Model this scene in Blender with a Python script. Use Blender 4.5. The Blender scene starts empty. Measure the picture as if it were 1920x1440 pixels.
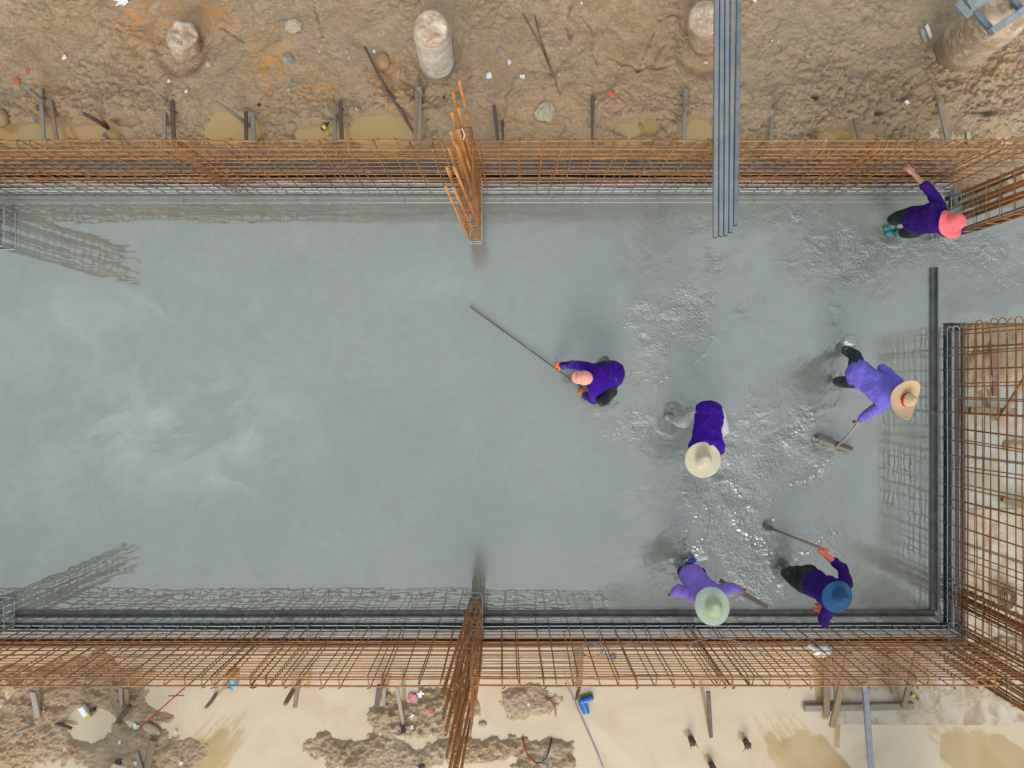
import bpy, math, random
import numpy as np
from mathutils import Vector, Matrix

random.seed(7)
R = math.radians
H, F = 9.6, 1288.0          # camera height over the slab (m), focal length in pixels of a 1920 px wide frame

# ------------------------------------------------------------------ camera, sky, sun, exposure
sc = bpy.context.scene
col = sc.collection
cam = bpy.data.cameras.new('camera'); cam.sensor_width = 36; cam.lens = F / 1920 * 36
cam.clip_start = 0.1; cam.clip_end = 3000
co = bpy.data.objects.new('camera', cam); col.objects.link(co); co.location = (0, 0, H); sc.camera = co

SUN_EL, SUN_AZ = R(36), R(180)      # soft light coming from the south (bottom of the picture)
world = bpy.data.worlds.new('World'); sc.world = world; world.use_nodes = True
wn = world.node_tree; wn.nodes.clear()
sky = wn.nodes.new('ShaderNodeTexSky'); sky.sky_type = 'NISHITA'; sky.sun_disc = False
sky.sun_elevation = SUN_EL; sky.sun_rotation = SUN_AZ; sky.air_density = 1.0; sky.dust_density = 6.0; sky.ozone_density = 1.0
hs = wn.nodes.new('ShaderNodeHueSaturation'); hs.inputs['Saturation'].default_value = 0.3
bg = wn.nodes.new('ShaderNodeBackground'); bg.inputs['Strength'].default_value = 0.14
wo = wn.nodes.new('ShaderNodeOutputWorld')
ov = wn.nodes.new('ShaderNodeMix'); ov.data_type = 'RGBA'; ov.inputs[0].default_value = .6; ov.inputs[7].default_value = (5.85, 6.7, 7.15, 1)   # even overcast veil
wn.links.new(sky.outputs[0], hs.inputs['Color']); wn.links.new(hs.outputs[0], ov.inputs[6]); wn.links.new(ov.outputs[2], bg.inputs[0]); wn.links.new(bg.outputs[0], wo.inputs[0])
sl = bpy.data.lights.new('sun', 'SUN'); sl.energy = 1.7; sl.angle = R(30); sl.color = (1.0, 0.96, 0.9)
so = bpy.data.objects.new('sun', sl); col.objects.link(so)
so.rotation_euler = (math.pi / 2 - SUN_EL, 0, 0); so.location = (0, -10, 20)
sc.view_settings.view_transform = 'Standard'; sc.view_settings.look = 'None'
sc.view_settings.exposure = 0.22; sc.view_settings.gamma = 1.0

# ------------------------------------------------------------------ helpers
def W(px, py, z=0.0):
    s = (H - z) / F
    return Vector(((px - 960) * s, (720 - py) * s, z))

def lat(ix, iy, seed):
    n = (ix.astype(np.int64) * 374761393 + iy.astype(np.int64) * 668265263 + seed * 974634777) & 0xffffffff
    n = ((n ^ (n >> 13)) * 1274126177) & 0xffffffff
    n = ((n ^ (n >> 16)) * 2246822519) & 0xffffffff
    return ((n ^ (n >> 15)) & 0xffff) / 32767.5 - 1.0

def vn(x, y, seed=0):
    ix, iy = np.floor(x), np.floor(y); fx, fy = x - ix, y - iy
    ux, uy = fx * fx * fx * (fx * (fx * 6 - 15) + 10), fy * fy * fy * (fy * (fy * 6 - 15) + 10)
    a, b = lat(ix, iy, seed), lat(ix + 1, iy, seed); c, d = lat(ix, iy + 1, seed), lat(ix + 1, iy + 1, seed)
    return (a + (b - a) * ux) * (1 - uy) + (c + (d - c) * ux) * uy

def fbm(x, y, oct=4, seed=0, gain=.5):
    t, a, s = 0, 1.0, 0
    for o in range(oct):
        ca, sa = math.cos(o * 1.1 + .3), math.sin(o * 1.1 + .3)
        t = t + a * vn((x * ca - y * sa) * 2.03 ** o, (x * sa + y * ca) * 2.03 ** o, seed + o * 17); s += a; a *= gain
    return t / s

def sst(a, b, x):
    t = np.clip((x - a) / (b - a), 0, 1); return t * t * (3 - 2 * t)

def tag(o, label=None, cat=None, group=None, kind=None):
    if label: o['label'] = label
    if cat: o['category'] = cat
    if group: o['group'] = group
    if kind: o['kind'] = kind
    return o

def thing(name, label, cat, loc=(0, 0, 0), group=None):
    o = bpy.data.objects.new(name, None); col.objects.link(o); o.location = loc; o.empty_display_size = .1
    return tag(o, label, cat, group)

def mkmesh(name, v, f, mat, parent=None, L=None, smooth=True, uv=None, attrs=None):
    me = bpy.data.meshes.new(name)
    v = np.asarray(v, dtype=np.float32).reshape(-1, 3)
    if L is not None: v = v - np.asarray(L, dtype=np.float32)
    me.from_pydata(v.tolist(), [], f); me.update()
    me.polygons.foreach_set('use_smooth', [smooth] * len(me.polygons))
    if uv is not None:
        ul = me.uv_layers.new(name='UVMap'); li = np.zeros(len(me.loops), dtype=np.int32); me.loops.foreach_get('vertex_index', li)
        ul.data.foreach_set('uv', np.asarray(uv, dtype=np.float32)[li].ravel())
    for k, a in (attrs or {}).items():
        at = me.attributes.new(k, 'FLOAT', 'POINT'); at.data.foreach_set('value', np.asarray(a, dtype=np.float32).ravel())
    me.materials.append(mat)
    o = bpy.data.objects.new(name, me); col.objects.link(o)
    if parent is not None: o.parent = parent
    return o

class MB:
    def __init__(s): s.v, s.f, s.uv = [], [], []
    def add(s, v, f):
        n = len(s.v); s.v += [tuple(p) for p in v]; s.f += [tuple(i + n for i in q) for q in f]; return s
    def box(s, p0, p1, w, t, up=(0, 0, 1), taper=1.0, bev=.12):
        p0, p1 = Vector(p0), Vector(p1); d = (p1 - p0).normalized(); up = Vector(up)
        if abs(d.dot(up)) > .95: up = Vector((0, 1, 0))
        sx = d.cross(up).normalized(); sz = sx.cross(d).normalized(); b = min(w, t) * bev
        prof = [(-w/2+b, -t/2), (w/2-b, -t/2), (w/2, -t/2+b), (w/2, t/2-b), (w/2-b, t/2), (-w/2+b, t/2), (-w/2, t/2-b), (-w/2, -t/2+b)]
        vs = []
        for P, k in ((p0, 1.0), (p1, taper)):
            vs += [P + sx * a * k + sz * c * k for a, c in prof]
        fs = [tuple(range(8))[::-1], tuple(range(8, 16))] + [(i, (i+1) % 8, 8 + (i+1) % 8, 8 + i) for i in range(8)]
        return s.add(vs, fs)
    def tube(s, pts, r, n=6, closed=False):
        pts = [Vector(p) for p in pts]; m = len(pts); rs = r if isinstance(r, (list, tuple)) else [r] * m
        vs, fs = [], []; up = None
        for i, p in enumerate(pts):
            if closed: d = (pts[(i+1) % m] - pts[i-1]).normalized()
            else: d = (pts[min(i+1, m-1)] - pts[max(i-1, 0)]).normalized()
            if up is None: up = Vector((0, 0, 1)) if abs(d.z) < .9 else Vector((0, 1, 0))
            sx = d.cross(up)
            if sx.length < 1e-4: sx = d.cross(Vector((1, 0, 0.01)))
            sx.normalize(); sz = sx.cross(d).normalized(); up = sz
            for k in range(n):
                a = 2 * math.pi * k / n; vs.append(p + (sx * math.cos(a) + sz * math.sin(a)) * rs[i])
        for i in range(m if closed else m - 1):
            j = (i + 1) % m
            for k in range(n): fs.append((i*n+k, i*n+(k+1) % n, j*n+(k+1) % n, j*n+k))
        if not closed: fs += [tuple(range(n))[::-1], tuple(range((m-1)*n, m*n))]
        return s.add(vs, fs)
    def ell(s, c, r, rot=None, seg=16, ring=10, bump=0, seed=0):
        c = Vector(c); rot = rot or Matrix.Identity(3); vs, fs = [], []; rnd = random.Random(seed)
        for i in range(ring + 1):
            th = math.pi * i / ring
            for k in range(seg):
                a = 2 * math.pi * k / seg; p = Vector((math.sin(th)*math.cos(a), math.sin(th)*math.sin(a), math.cos(th)))
                q = 1 + bump * (rnd.random() - .5) * 2 if 0 < i < ring else 1
                vs.append(c + rot @ Vector((p.x*r[0]*q, p.y*r[1]*q, p.z*r[2]*q)))
        for i in range(ring):
            for k in range(seg): fs.append((i*seg+k, (i+1)*seg+k, (i+1)*seg+(k+1) % seg, i*seg+(k+1) % seg))
        return s.add(vs, fs)
    def cap(s, p0, p1, r0, r1, side=None, flat=1.0, n=14):
        """tapered capsule, elliptic when flat < 1 (thin across 'side')"""
        p0, p1 = Vector(p0), Vector(p1); d = p1 - p0; d = d.normalized() if d.length > 1e-6 else Vector((0, 0, 1))
        sd = Vector(side) if side is not None else (Vector((0, 0, 1)) if abs(d.z) < .9 else Vector((1, 0, 0)))
        sx = sd - d * sd.dot(d)
        if sx.length < 1e-4: sx = d.orthogonal()
        sx.normalize(); sz = d.cross(sx).normalized(); rings = []
        for t in (90, 65, 40, 18, 0):
            a = R(t); rings.append((p0 - d * r0 * math.sin(a) * flat, max(r0 * math.cos(a), 1e-4)))
        for t in (0, 18, 40, 65, 90):
            a = R(t); rings.append((p1 + d * r1 * math.sin(a) * flat, max(r1 * math.cos(a), 1e-4)))
        vs, fs = [], []
        for P, r in rings:
            for k in range(n):
                a = 2*math.pi*k/n; vs.append(P + sx*math.cos(a)*r + sz*math.sin(a)*r*flat)
        for i in range(len(rings)-1):
            for k in range(n): fs.append((i*n+k, i*n+(k+1) % n, (i+1)*n+(k+1) % n, (i+1)*n+k))
        fs += [tuple(range(n))[::-1], tuple(range((len(rings)-1)*n, len(rings)*n))]
        return s.add(vs, fs)
    def build(s, name, mat, parent=None, smooth=True):
        L = parent_loc(parent); return mkmesh(name, s.v, s.f, mat, parent, L, smooth)

def parent_loc(p):
    L = Vector((0, 0, 0))
    while p is not None: L += p.location; p = p.parent
    return L

# ------------------------------------------------------------------ materials
class NT:
    def __init__(s, name):
        s.m = bpy.data.materials.new(name); s.m.use_nodes = True; s.t = s.m.node_tree; s.b = s.t.nodes['Principled BSDF']
    def n(s, k, **kw):
        q = s.t.nodes.new(k)
        for a, b in kw.items(): setattr(q, a, b)
        return q
    def l(s, a, b): s.t.links.new(a, b)
    def noise(s, scale, detail=4, rough=.55, vec=None, dist=0):
        q = s.n('ShaderNodeTexNoise'); q.inputs['Scale'].default_value = scale; q.inputs['Detail'].default_value = detail
        q.inputs['Roughness'].default_value = rough; q.inputs['Distortion'].default_value = dist
        s.l(vec if vec is not None else s.pos(), q.inputs['Vector']); return q.outputs[0]
    def pos(s): return s.n('ShaderNodeNewGeometry').outputs['Position']
    def objc(s): return s.n('ShaderNodeTexCoord').outputs['Object']
    def ramp(s, x, stops):
        q = s.n('ShaderNodeValToRGB'); e = q.color_ramp.elements
        while len(e) < len(stops): e.new(.5)
        for i, (p, c) in enumerate(stops):
            e[i].position = p; c = c if isinstance(c, (tuple, list)) else (c, c, c); e[i].color = (*c, 1)
        s.l(x, q.inputs[0]); return q.outputs[0]
    def mix(s, f, a, b, mode='MIX'):
        q = s.n('ShaderNodeMix', data_type='RGBA', blend_type=mode)
        for sock, v in ((q.inputs[0], f), (q.inputs[6], a), (q.inputs[7], b)):
            if isinstance(v, (int, float)): sock.default_value = v
            elif isinstance(v, (tuple, list)): sock.default_value = (*v, 1)
            else: s.l(v, sock)
        return q.outputs[2]
    def math(s, op, a, b=0.0, clamp=False):
        q = s.n('ShaderNodeMath', operation=op, use_clamp=clamp)
        for i, v in enumerate((a, b)):
            if isinstance(v, (int, float)): q.inputs[i].default_value = v
            else: s.l(v, q.inputs[i])
        return q.outputs[0]
    def attr(s, name): q = s.n('ShaderNodeAttribute'); q.attribute_name = name; return q.outputs['Fac']
    def bump(s, h, strength, dist=.01, normal=None):
        q = s.n('ShaderNodeBump'); q.inputs['Distance'].default_value = dist
        if isinstance(strength, (int, float)): q.inputs['Strength'].default_value = strength
        else: s.l(strength, q.inputs['Strength'])
        s.l(h, q.inputs['Height'])
        if normal is not None: s.l(normal, q.inputs['Normal'])
        return q.outputs[0]
    def set(s, color=None, rough=None, normal=None, metal=None, ior=None):
        for k, v in (('Base Color', color), ('Roughness', rough), ('Metallic', metal), ('IOR', ior)):
            if v is None: continue
            if isinstance(v, (int, float)): s.b.inputs[k].default_value = v
            elif isinstance(v, (tuple, list)): s.b.inputs[k].default_value = (*v, 1)
            else: s.l(v, s.b.inputs[k])
        if normal is not None: s.l(normal, s.b.inputs['Normal'])
        return s.m

def plain(name, c1, c2=None, scale=8, rough=.6, bump=.2, bscale=60, metal=0, dirt=None, dirt_amt=.35, obj=True):
    t = NT(name); v = t.objc() if obj else t.pos()
    c2 = c2 or tuple(x * .75 for x in c1)
    c = t.mix(t.ramp(t.noise(scale, 4, .6, v), [(.35, 0.0), (.65, 1.0)]), c1, c2)
    if dirt: c = t.mix(t.ramp(t.noise(scale * 1.7, 6, .7, v, .5), [(.62 - dirt_amt * .4, 0.0), (.72 - dirt_amt * .3, 1.0)]), c, dirt)
    return t.set(c, rough, t.bump(t.noise(bscale, 3, .6, v), bump, .004), metal)

def m_mud():
    t = NT('mud'); p = t.pos()
    a = t.noise(1.1, 5, .6, p); b = t.noise(7, 6, .65, p, .4); c = t.noise(45, 4, .6, p)
    base = t.ramp(a, [(.3, (.375, .25, .142)), (.48, (.455, .315, .188)), (.62, (.415, .29, .178)), (.78, (.495, .365, .235))])
    base = t.mix(t.ramp(b, [(.46, 0.0), (.72, .7)]), base, (.27, .175, .10))
    base = t.mix(t.ramp(c, [(.35, .35), (.6, 0.0)]), base, (.20, .13, .075))
    base = t.mix(t.ramp(t.noise(19, 5, .7, p, .6), [(.5, 0.0), (.66, .55)]), base, (.20, .125, .07))
    base = t.mix(t.ramp(t.noise(90, 2, .5, p), [(.66, 0.0), (.74, .6)]), base, (.52, .42, .31))
    o = t.math('MULTIPLY', t.attr('orange'), t.ramp(t.noise(9, 5, .65, p), [(.42, 0.0), (.6, 1.0)]))
    base = t.mix(o, base, (.50, .23, .065))
    g = t.attr('grey'); base = t.mix(t.math('MULTIPLY', g, .6), base, (.36, .285, .205))
    pl = t.attr('pale'); base = t.mix(pl, base, (.56, .48, .40))
    w = t.attr('wet'); base = t.mix(w, base, (.36, .25, .14))
    rg = t.math('SUBTRACT', .72, t.math('MULTIPLY', w, .46))
    n1 = t.bump(t.noise(38, 5, .7, p), .9, .018); n2 = t.bump(t.noise(140, 3, .6, p), .4, .004, n1)
    t.b.inputs['Specular IOR Level'].default_value = .35
    return t.set(base, rg, n2)

def m_water():
    t = NT('muddy_water'); p = t.pos()
    a = t.noise(.8, 6, .55, p, 1.6); c = t.ramp(a, [(.30, (.43, .285, .115)), (.5, (.50, .36, .185)), (.70, (.54, .405, .24))])
    e = t.attr('east'); c = t.mix(e, c, t.ramp(t.noise(1.9, 5, .6, p, .8), [(.42, (.36, .335, .28)), (.54, (.30, .23, .12))])); c = t.mix(t.attr('north'), c, (.43, .27, .095))
    nz = t.bump(t.noise(9, 3, .5, p), .03, .02)
    return t.set(c, .05, nz, ior=t.math('SUBTRACT', 2.55, t.math('MULTIPLY', t.attr('north'), .85)))

def m_concrete():
    t = NT('wet_concrete'); p = t.pos()
    a = t.noise(.8, 5, .6, p, .6); b = t.noise(5, 5, .6, p, 1.2)
    base = t.ramp(a, [(.3, (.150, .166, .132)), (.5, (.176, .192, .157)), (.7, (.192, .206, .174))])
    base = t.mix(t.ramp(b, [(.35, .5), (.6, 0.0)]), base, (.15, .155, .135))
    base = t.mix(t.attr('pale'), base, (.30, .365, .34))
    r = t.attr('rough')
    base = t.mix(t.math('MULTIPLY', r, t.ramp(t.noise(48, 3, .7, p), [(.45, .95), (.56, .0)])), base, (.05, .052, .049))
    base = t.mix(t.math('MULTIPLY', r, .55), base, (.14, .146, .138)); base = t.mix(t.attr('dark'), base, (.12, .115, .095))  # 'dark' mixes painted reflections at the east opening into the colour
    rg = t.math('ADD', .23, t.math('MULTIPLY', r, .12)); rg = t.math('ADD', rg, t.math('MULTIPLY', t.ramp(b, [(.3, 0.0), (.7, 1.0)]), .07))
    m = t.attr('mirror'); im = t.math('SUBTRACT', 1.0, t.math('MULTIPLY', m, .95)); rg = t.math('MULTIPLY', rg, im)
    n1 = t.bump(t.noise(70, 4, .7, p), t.math('ADD', t.math('MULTIPLY', im, .05), t.math('MULTIPLY', r, .55)), .012)
    n1 = t.bump(t.noise(33, 3, .65, p), t.math('MULTIPLY', r, .9), .022, n1)
    n2 = t.bump(t.noise(220, 2, .6, p), t.math('ADD', t.math('MULTIPLY', im, .05), t.math('MULTIPLY', r, .4)), .003, n1)
    return t.set(base, rg, n2, ior=2.6)

def m_rust(name, c1, c2, cem_top=.28, cem=.9):
    t = NT(name); p = t.pos()
    c = t.mix(t.ramp(t.noise(14, 4, .6, p), [(.35, 0.0), (.65, 1.0)]), c1, c2)
    c = t.mix(t.ramp(t.noise(90, 3, .6, p), [(.5, 0.0), (.75, .5)]), c, tuple(x * .45 for x in c2))
    c = t.mix(t.ramp(t.noise(2.2, 4, .6, p), [(.45, 0.0), (.62, .7)]), c, tuple(x * .42 for x in c2))
    oi = t.n('ShaderNodeObjectInfo').outputs['Random']; c = t.mix(t.math('MULTIPLY', oi, .6), c, tuple(x * .5 for x in c1))
    sx = t.n('ShaderNodeSeparateXYZ'); t.l(p, sx.inputs[0])
    zz = t.math('ADD', sx.outputs[2], t.math('MULTIPLY', t.math('SUBTRACT', t.noise(6, 3, .6, p), .5), .55))
    k = t.ramp(zz, [(max(cem_top * .55, .0), cem), (cem_top, 0.0)])
    sp = t.ramp(t.noise(4.5, 6, .75, p, .3), [(.66, 0.0), (.72, .8)])
    c = t.mix(t.math('MAXIMUM', k, sp), c, (.43, .45, .46))
    return t.set(c, .62, t.bump(t.noise(160, 2, .5, p), .5, .003))

def m_wood(name, c1, c2, dirt=(.25, .20, .15)):
    t = NT(name); v = t.objc(); mp = t.n('ShaderNodeMapping'); mp.inputs['Scale'].default_value = (9, 2.5, 9); t.l(v, mp.inputs[0])
    g = t.noise(6, 6, .7, mp.outputs[0], 1.5)
    c = t.mix(t.ramp(g, [(.3, 0.0), (.7, 1.0)]), c1, c2)
    c = t.mix(t.ramp(t.noise(11, 5, .65, v), [(.52, 0.0), (.7, .7)]), c, dirt)
    return t.set(c, .75, t.bump(g, .4, .006))

def m_fabric(name, c, c2=None, dirt=0):
    t = NT(name); v = t.objc(); c2 = c2 or tuple(x * .7 for x in c)
    k = t.mix(t.ramp(t.noise(5, 4, .6, v), [(.35, 0.0), (.7, .8)]), c, c2)
    if dirt: 
        sx = t.n('ShaderNodeSeparateXYZ'); t.l(t.pos(), sx.inputs[0]); lowz = t.ramp(sx.outputs[2], [(.25, .14), (.75, 0.0)])
        k = t.mix(t.ramp(t.math('ADD', t.noise(9, 6, .75, v), lowz), [(.60, 0.0), (.72, min(1, dirt * 1.6))]), k, (.30, .30, .285))
    t.b.inputs['Specular IOR Level'].default_value = .22
    n1 = t.bump(t.noise(11, 4, .55, v, 2.0), .55, .025); n2 = t.bump(t.noise(420, 2, .5, v), .3, .002, n1)
    return t.set(k, .85, n2)

def m_straw(name, c1, c2, scale, weave=.5, bands=36, crown=None):
    t = NT(name); uv = t.n('ShaderNodeTexCoord').outputs['UV']; mp = t.n('ShaderNodeMapping'); mp.inputs['Scale'].default_value = scale; t.l(uv, mp.inputs[0])
    ck = t.n('ShaderNodeTexChecker'); ck.inputs['Scale'].default_value = 1.0; t.l(mp.outputs[0], ck.inputs[0])
    w = t.n('ShaderNodeTexWave', wave_type='BANDS', bands_direction='Y'); w.inputs['Scale'].default_value = bands; w.inputs['Distortion'].default_value = .6; t.l(uv, w.inputs[0])
    c = t.mix(t.math('MULTIPLY', ck.outputs['Fac'], weave), c1, c2)
    if crown:
        sx = t.n('ShaderNodeSeparateXYZ'); t.l(uv, sx.inputs[0]); c = t.mix(t.ramp(sx.outputs[1], [(.36, .6), (.54, 0.0)]), c, crown)
    c = t.mix(t.ramp(t.noise(14, 4, .6, t.objc()), [(.45, 0.0), (.75, .45)]), c, tuple(x * .72 for x in c1))
    return t.set(c, .7, t.bump(w.outputs['Fac'], .8, .008))

M = dict(
    mud=m_mud(), water=m_water(), conc=m_concrete(),
    rust=m_rust('rust_orange', (.46, .205, .05), (.30, .115, .03)),
    rustbrown=m_rust('rust_brown', (.52, .22, .055), (.31, .12, .035)),
    rustbar=m_rust('rust_column_bar', (.62, .26, .055), (.45, .165, .034), .22),
    rustbar2=m_rust('rust_brown_bar', (.50, .205, .045), (.33, .125, .03), .22),
    rustcem=m_rust('rust_under_cement', (.45, .17, .05), (.30, .10, .03), 1.3, .85),
    wire=m_rust('rusty_wire', (.28, .15, .07), (.18, .09, .04), -1, 0),
    wood=m_wood('weathered_wood', (.30, .21, .125), (.19, .125, .07)),
    woodgrey=m_wood('grey_wood', (.33, .285, .225), (.22, .18, .135)),
    slate=plain('slurry_stained_board', (.085, .085, .088), (.13, .115, .10), 3, .4, .3, 40, 0, (.36, .33, .30), .1, False),
    wooddark=m_wood('dark_wet_wood', (.13, .085, .06), (.075, .05, .04), (.16, .12, .09)),
    woodred=m_wood('red_brown_ply', (.27, .13, .09), (.19, .085, .06), (.33, .27, .22)),
    steel=plain('dark_wet_steel', (.065, .062, .058), (.11, .105, .10), 6, .3, .25, 60, .2, (.16, .155, .145), .2, False),
    galv=plain('galvanised_steel', (.36, .38, .40), (.26, .28, .30), 10, .42, .15, 50, .5, (.42, .36, .28), .15, False),
    tube=plain('blue_grey_steel', (.17, .205, .24), (.235, .255, .27), 5, .42, .15, 50, .35, (.34, .27, .19), .16, False),
    tubedark=plain('dark_blue_steel', (.12, .15, .18), (.19, .22, .25), 5, .42, .15, 50, .35, (.28, .22, .16), .1, False),
    coated=plain('cement_coated_steel', (.22, .23, .225), (.17, .178, .175), 5, .3, .2, 40, 0, (.12, .12, .12), .12, False),
    channel=plain('slurry_in_gap', (.065, .068, .07), (.13, .13, .125), 3, .2, .3, 30, 0, (.25, .26, .26), .15, False),
    blind=plain('lean_concrete', (.54, .455, .36), (.44, .355, .26), 2.2, .45, .5, 45, 0, (.34, .24, .145), .42, False),
    pile=plain('pile_concrete', (.62, .57, .50), (.46, .36, .25), 3.0, .8, .8, 25, 0, (.68, .65, .61), .3, False),
    pilestain=plain('pile_mud_stained', (.46, .335, .21), (.36, .24, .14), 4.5, .8, .9, 30, 0, (.62, .54, .44), .30, False),
    piletop=plain('pile_broken_top', (.50, .36, .245), (.40, .27, .17), 6, .85, 1.0, 22, 0, (.60, .53, .44), .3, False),
    pilemud=plain('pile_mud', (.36, .26, .16), (.28, .19, .11), 5, .7, .8, 30, 0, None, 0, False),
    skin=plain('skin', (.36, .19, .115), (.31, .155, .09), 12, .5, .1, 120),
    skindark=plain('tanned_skin', (.23, .095, .055), (.18, .075, .04), 12, .5, .1, 120),
    eye=plain('eye_dark', (.02, .015, .01), None, 8, .2, 0),
    hair=plain('black_hair', (.012, .01, .01), (.03, .025, .022), 30, .5, .8, 120),
    purple=m_fabric('deep_purple_cloth', (.040, .001, .25), (.026, .001, .165), .12),
    violet=m_fabric('violet_blue_cloth', (.165, .135, .56), (.12, .095, .44), .12),
    lilac=m_fabric('lilac_cloth', (.235, .145, .54), (.17, .10, .43), .12),
    darkpurple=m_fabric('dark_purple_cloth', (.026, .002, .135), (.014, .001, .07), .12),
    black=m_fabric('black_cloth', (.014, .018, .020), (.026, .03, .032), .12),
    jeans=m_fabric('dark_blue_denim', (.016, .028, .045), (.035, .045, .06), .3),
    palecloth=m_fabric('pale_grey_cloth', (.50, .49, .45), (.38, .38, .36), .5),
    mudboot=plain('mud_caked_boot', (.13, .12, .10), (.22, .215, .20), 9, .45, .5, 40),
    paleboot=plain('pale_blue_boot', (.36, .43, .47), (.20, .28, .34), 9, .4, .3, 40, 0, (.30, .29, .27), .3),
    teal=plain('teal_rubber', (.03, .16, .17), (.05, .22, .22), 9, .4, .2),
    bluerub=plain('blue_rubber', (.01, .09, .40), (.008, .06, .28), 9, .35, .1),
    glove=plain('orange_rubber_glove', (.80, .20, .05), (.68, .15, .04), 10, .55, .3, 60),
    glovered=plain('coral_rubber_glove', (.88, .17, .10), (.75, .12, .07), 10, .55, .3, 60),
    capc=m_fabric('salmon_cloth', (.82, .36, .27), (.72, .29, .21)),
    pinkc=m_fabric('coral_pink_cloth', (.80, .155, .165), (.68, .11, .125)),
    bluehat=m_straw('blue_plastic_straw', (.008, .09, .235), (.012, .12, .29), (90, 40, 1), .5, 26),
    cream=m_straw('cream_straw', (.82, .74, .52), (.66, .57, .36), (70, 44, 1), .5, 22),
    straw=m_straw('golden_straw', (.76, .555, .31), (.64, .44, .23), (70, 44, 1), .5, 22),
    greenstraw=m_straw('green_and_white_weave', (.74, .78, .66), (.22, .46, .36), (44, 34, 1), .9, 20, (.50, .56, .26)),
    band=m_fabric('crimson_band', (.55, .01, .04)),
    bluep=plain('blue_plastic', (.01, .17, .50), (.008, .12, .40), 6, .35, .05),
    yellowp=plain('yellow_plastic', (.78, .55, .07), (.68, .45, .05), 6, .4, .05),
    cyanp=plain('cyan_plastic', (.02, .27, .38), (.02, .2, .3), 6, .4, .05),
    whitep=plain('white_scrap', (.78, .78, .76), (.62, .61, .58), 12, .5, .2),
    redp=plain('red_brick', (.58, .13, .055), (.45, .10, .05), 12, .8, .5),
    pinkp=plain('pink_plastic', (.75, .12, .18), (.6, .3, .35), 20, .4, .3),
    stone=plain('grey_stone', (.33, .30, .26), (.24, .22, .19), 9, .8, .6, 40, 0, None, 0, False),
    palestone=plain('pale_stone', (.46, .38, .27), (.36, .28, .19), 9, .8, .6, 40, 0, None, 0, False),
    orangestone=plain('orange_clay', (.42, .26, .125), (.34, .20, .09), 6, .85, .7, 30, 0, None, 0, False),
    blackp=plain('plain_black', (.02, .02, .022), (.04, .04, .04), 8, .45, .1),
    redcable=plain('red_cable', (.42, .03, .03), (.3, .02, .02), 8, .45, .1),
    bottle=plain('dark_bottle', (.03, .035, .015), (.05, .05, .02), 8, .12, 0),
    labely=plain('yellow_label', (.62, .55, .10), (.5, .42, .08), 12, .5, 0),
    cable=plain('grey_cable', (.16, .17, .18), (.25, .26, .27), 8, .45, .1),
)

# ------------------------------------------------------------------ the ground: one sheet to the horizon
GS = F / (H + .35)
def blobs(px, py, L, nz):
    f = np.full(px.shape, -9.0)
    for cx, cy, rx, ry in L: f = np.maximum(f, 1 - np.sqrt(((px - cx) / rx) ** 2 + ((py - cy) / ry) ** 2))
    return f + nz
PUD_N = [(430, 235, 95, 45), (725, 240, 80, 42), (600, 250, 60, 20), (60, 250, 80, 24), (1195, 238, 52, 22), (1590, 254, 90, 16), (170, 248, 60, 20),
         (1312, 240, 28, 26), (1835, 214, 28, 8), (240, 226, 28, 12), (1640, 215, 14, 8), (1525, 185, 10, 8), (1180, 268, 60, 10)]
ISL_S = [(40, 1370, 150, 110), (210, 1405, 140, 52), (330, 1425, 60, 40), (300, 1345, 26, 20), (800, 1345, 120, 55), (985, 1318, 85, 38), (710, 1432, 150, 52),
         (900, 1408, 160, 30), (1030, 1405, 42, 26), (640, 1415, 60, 40), (110, 1290, 200, 60), (250, 1330, 60, 30), (1010, 1445, 70, 40)]
SUB_S = [(163, 1362, 40, 32), (330, 1300, 60, 40)]
EAST_M = [(1850, 690, 60, 40), (1900, 660, 60, 60), (1885, 1215, 60, 20), (1910, 835, 25, 14), (1930, 950, 30, 14), (1850, 590, 200, 60), (1840, 300, 90, 140)]
PILES = [(342, 98, 30), (820, 140, 40), (1318, 92, 34), (1800, 96, 46)]
CRACKS = [[(1140, 112), (1165, 122), (1186, 128), (1196, 134), (1215, 122), (1232, 128), (1258, 124)], [(1226, 60), (1215, 88), (1205, 110), (1196, 134)],
          [(1235, 40), (1260, 28), (1280, 36)], [(1075, 0), (1062, 40), (1070, 70)], [(590, 10), (600, 45), (606, 70)], [(418, 55), (440, 68), (458, 80)],
          [(1090, 30), (1112, 60), (1108, 100), (1120, 118)], [(1246, 80), (1232, 104), (1226, 118)]]
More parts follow.
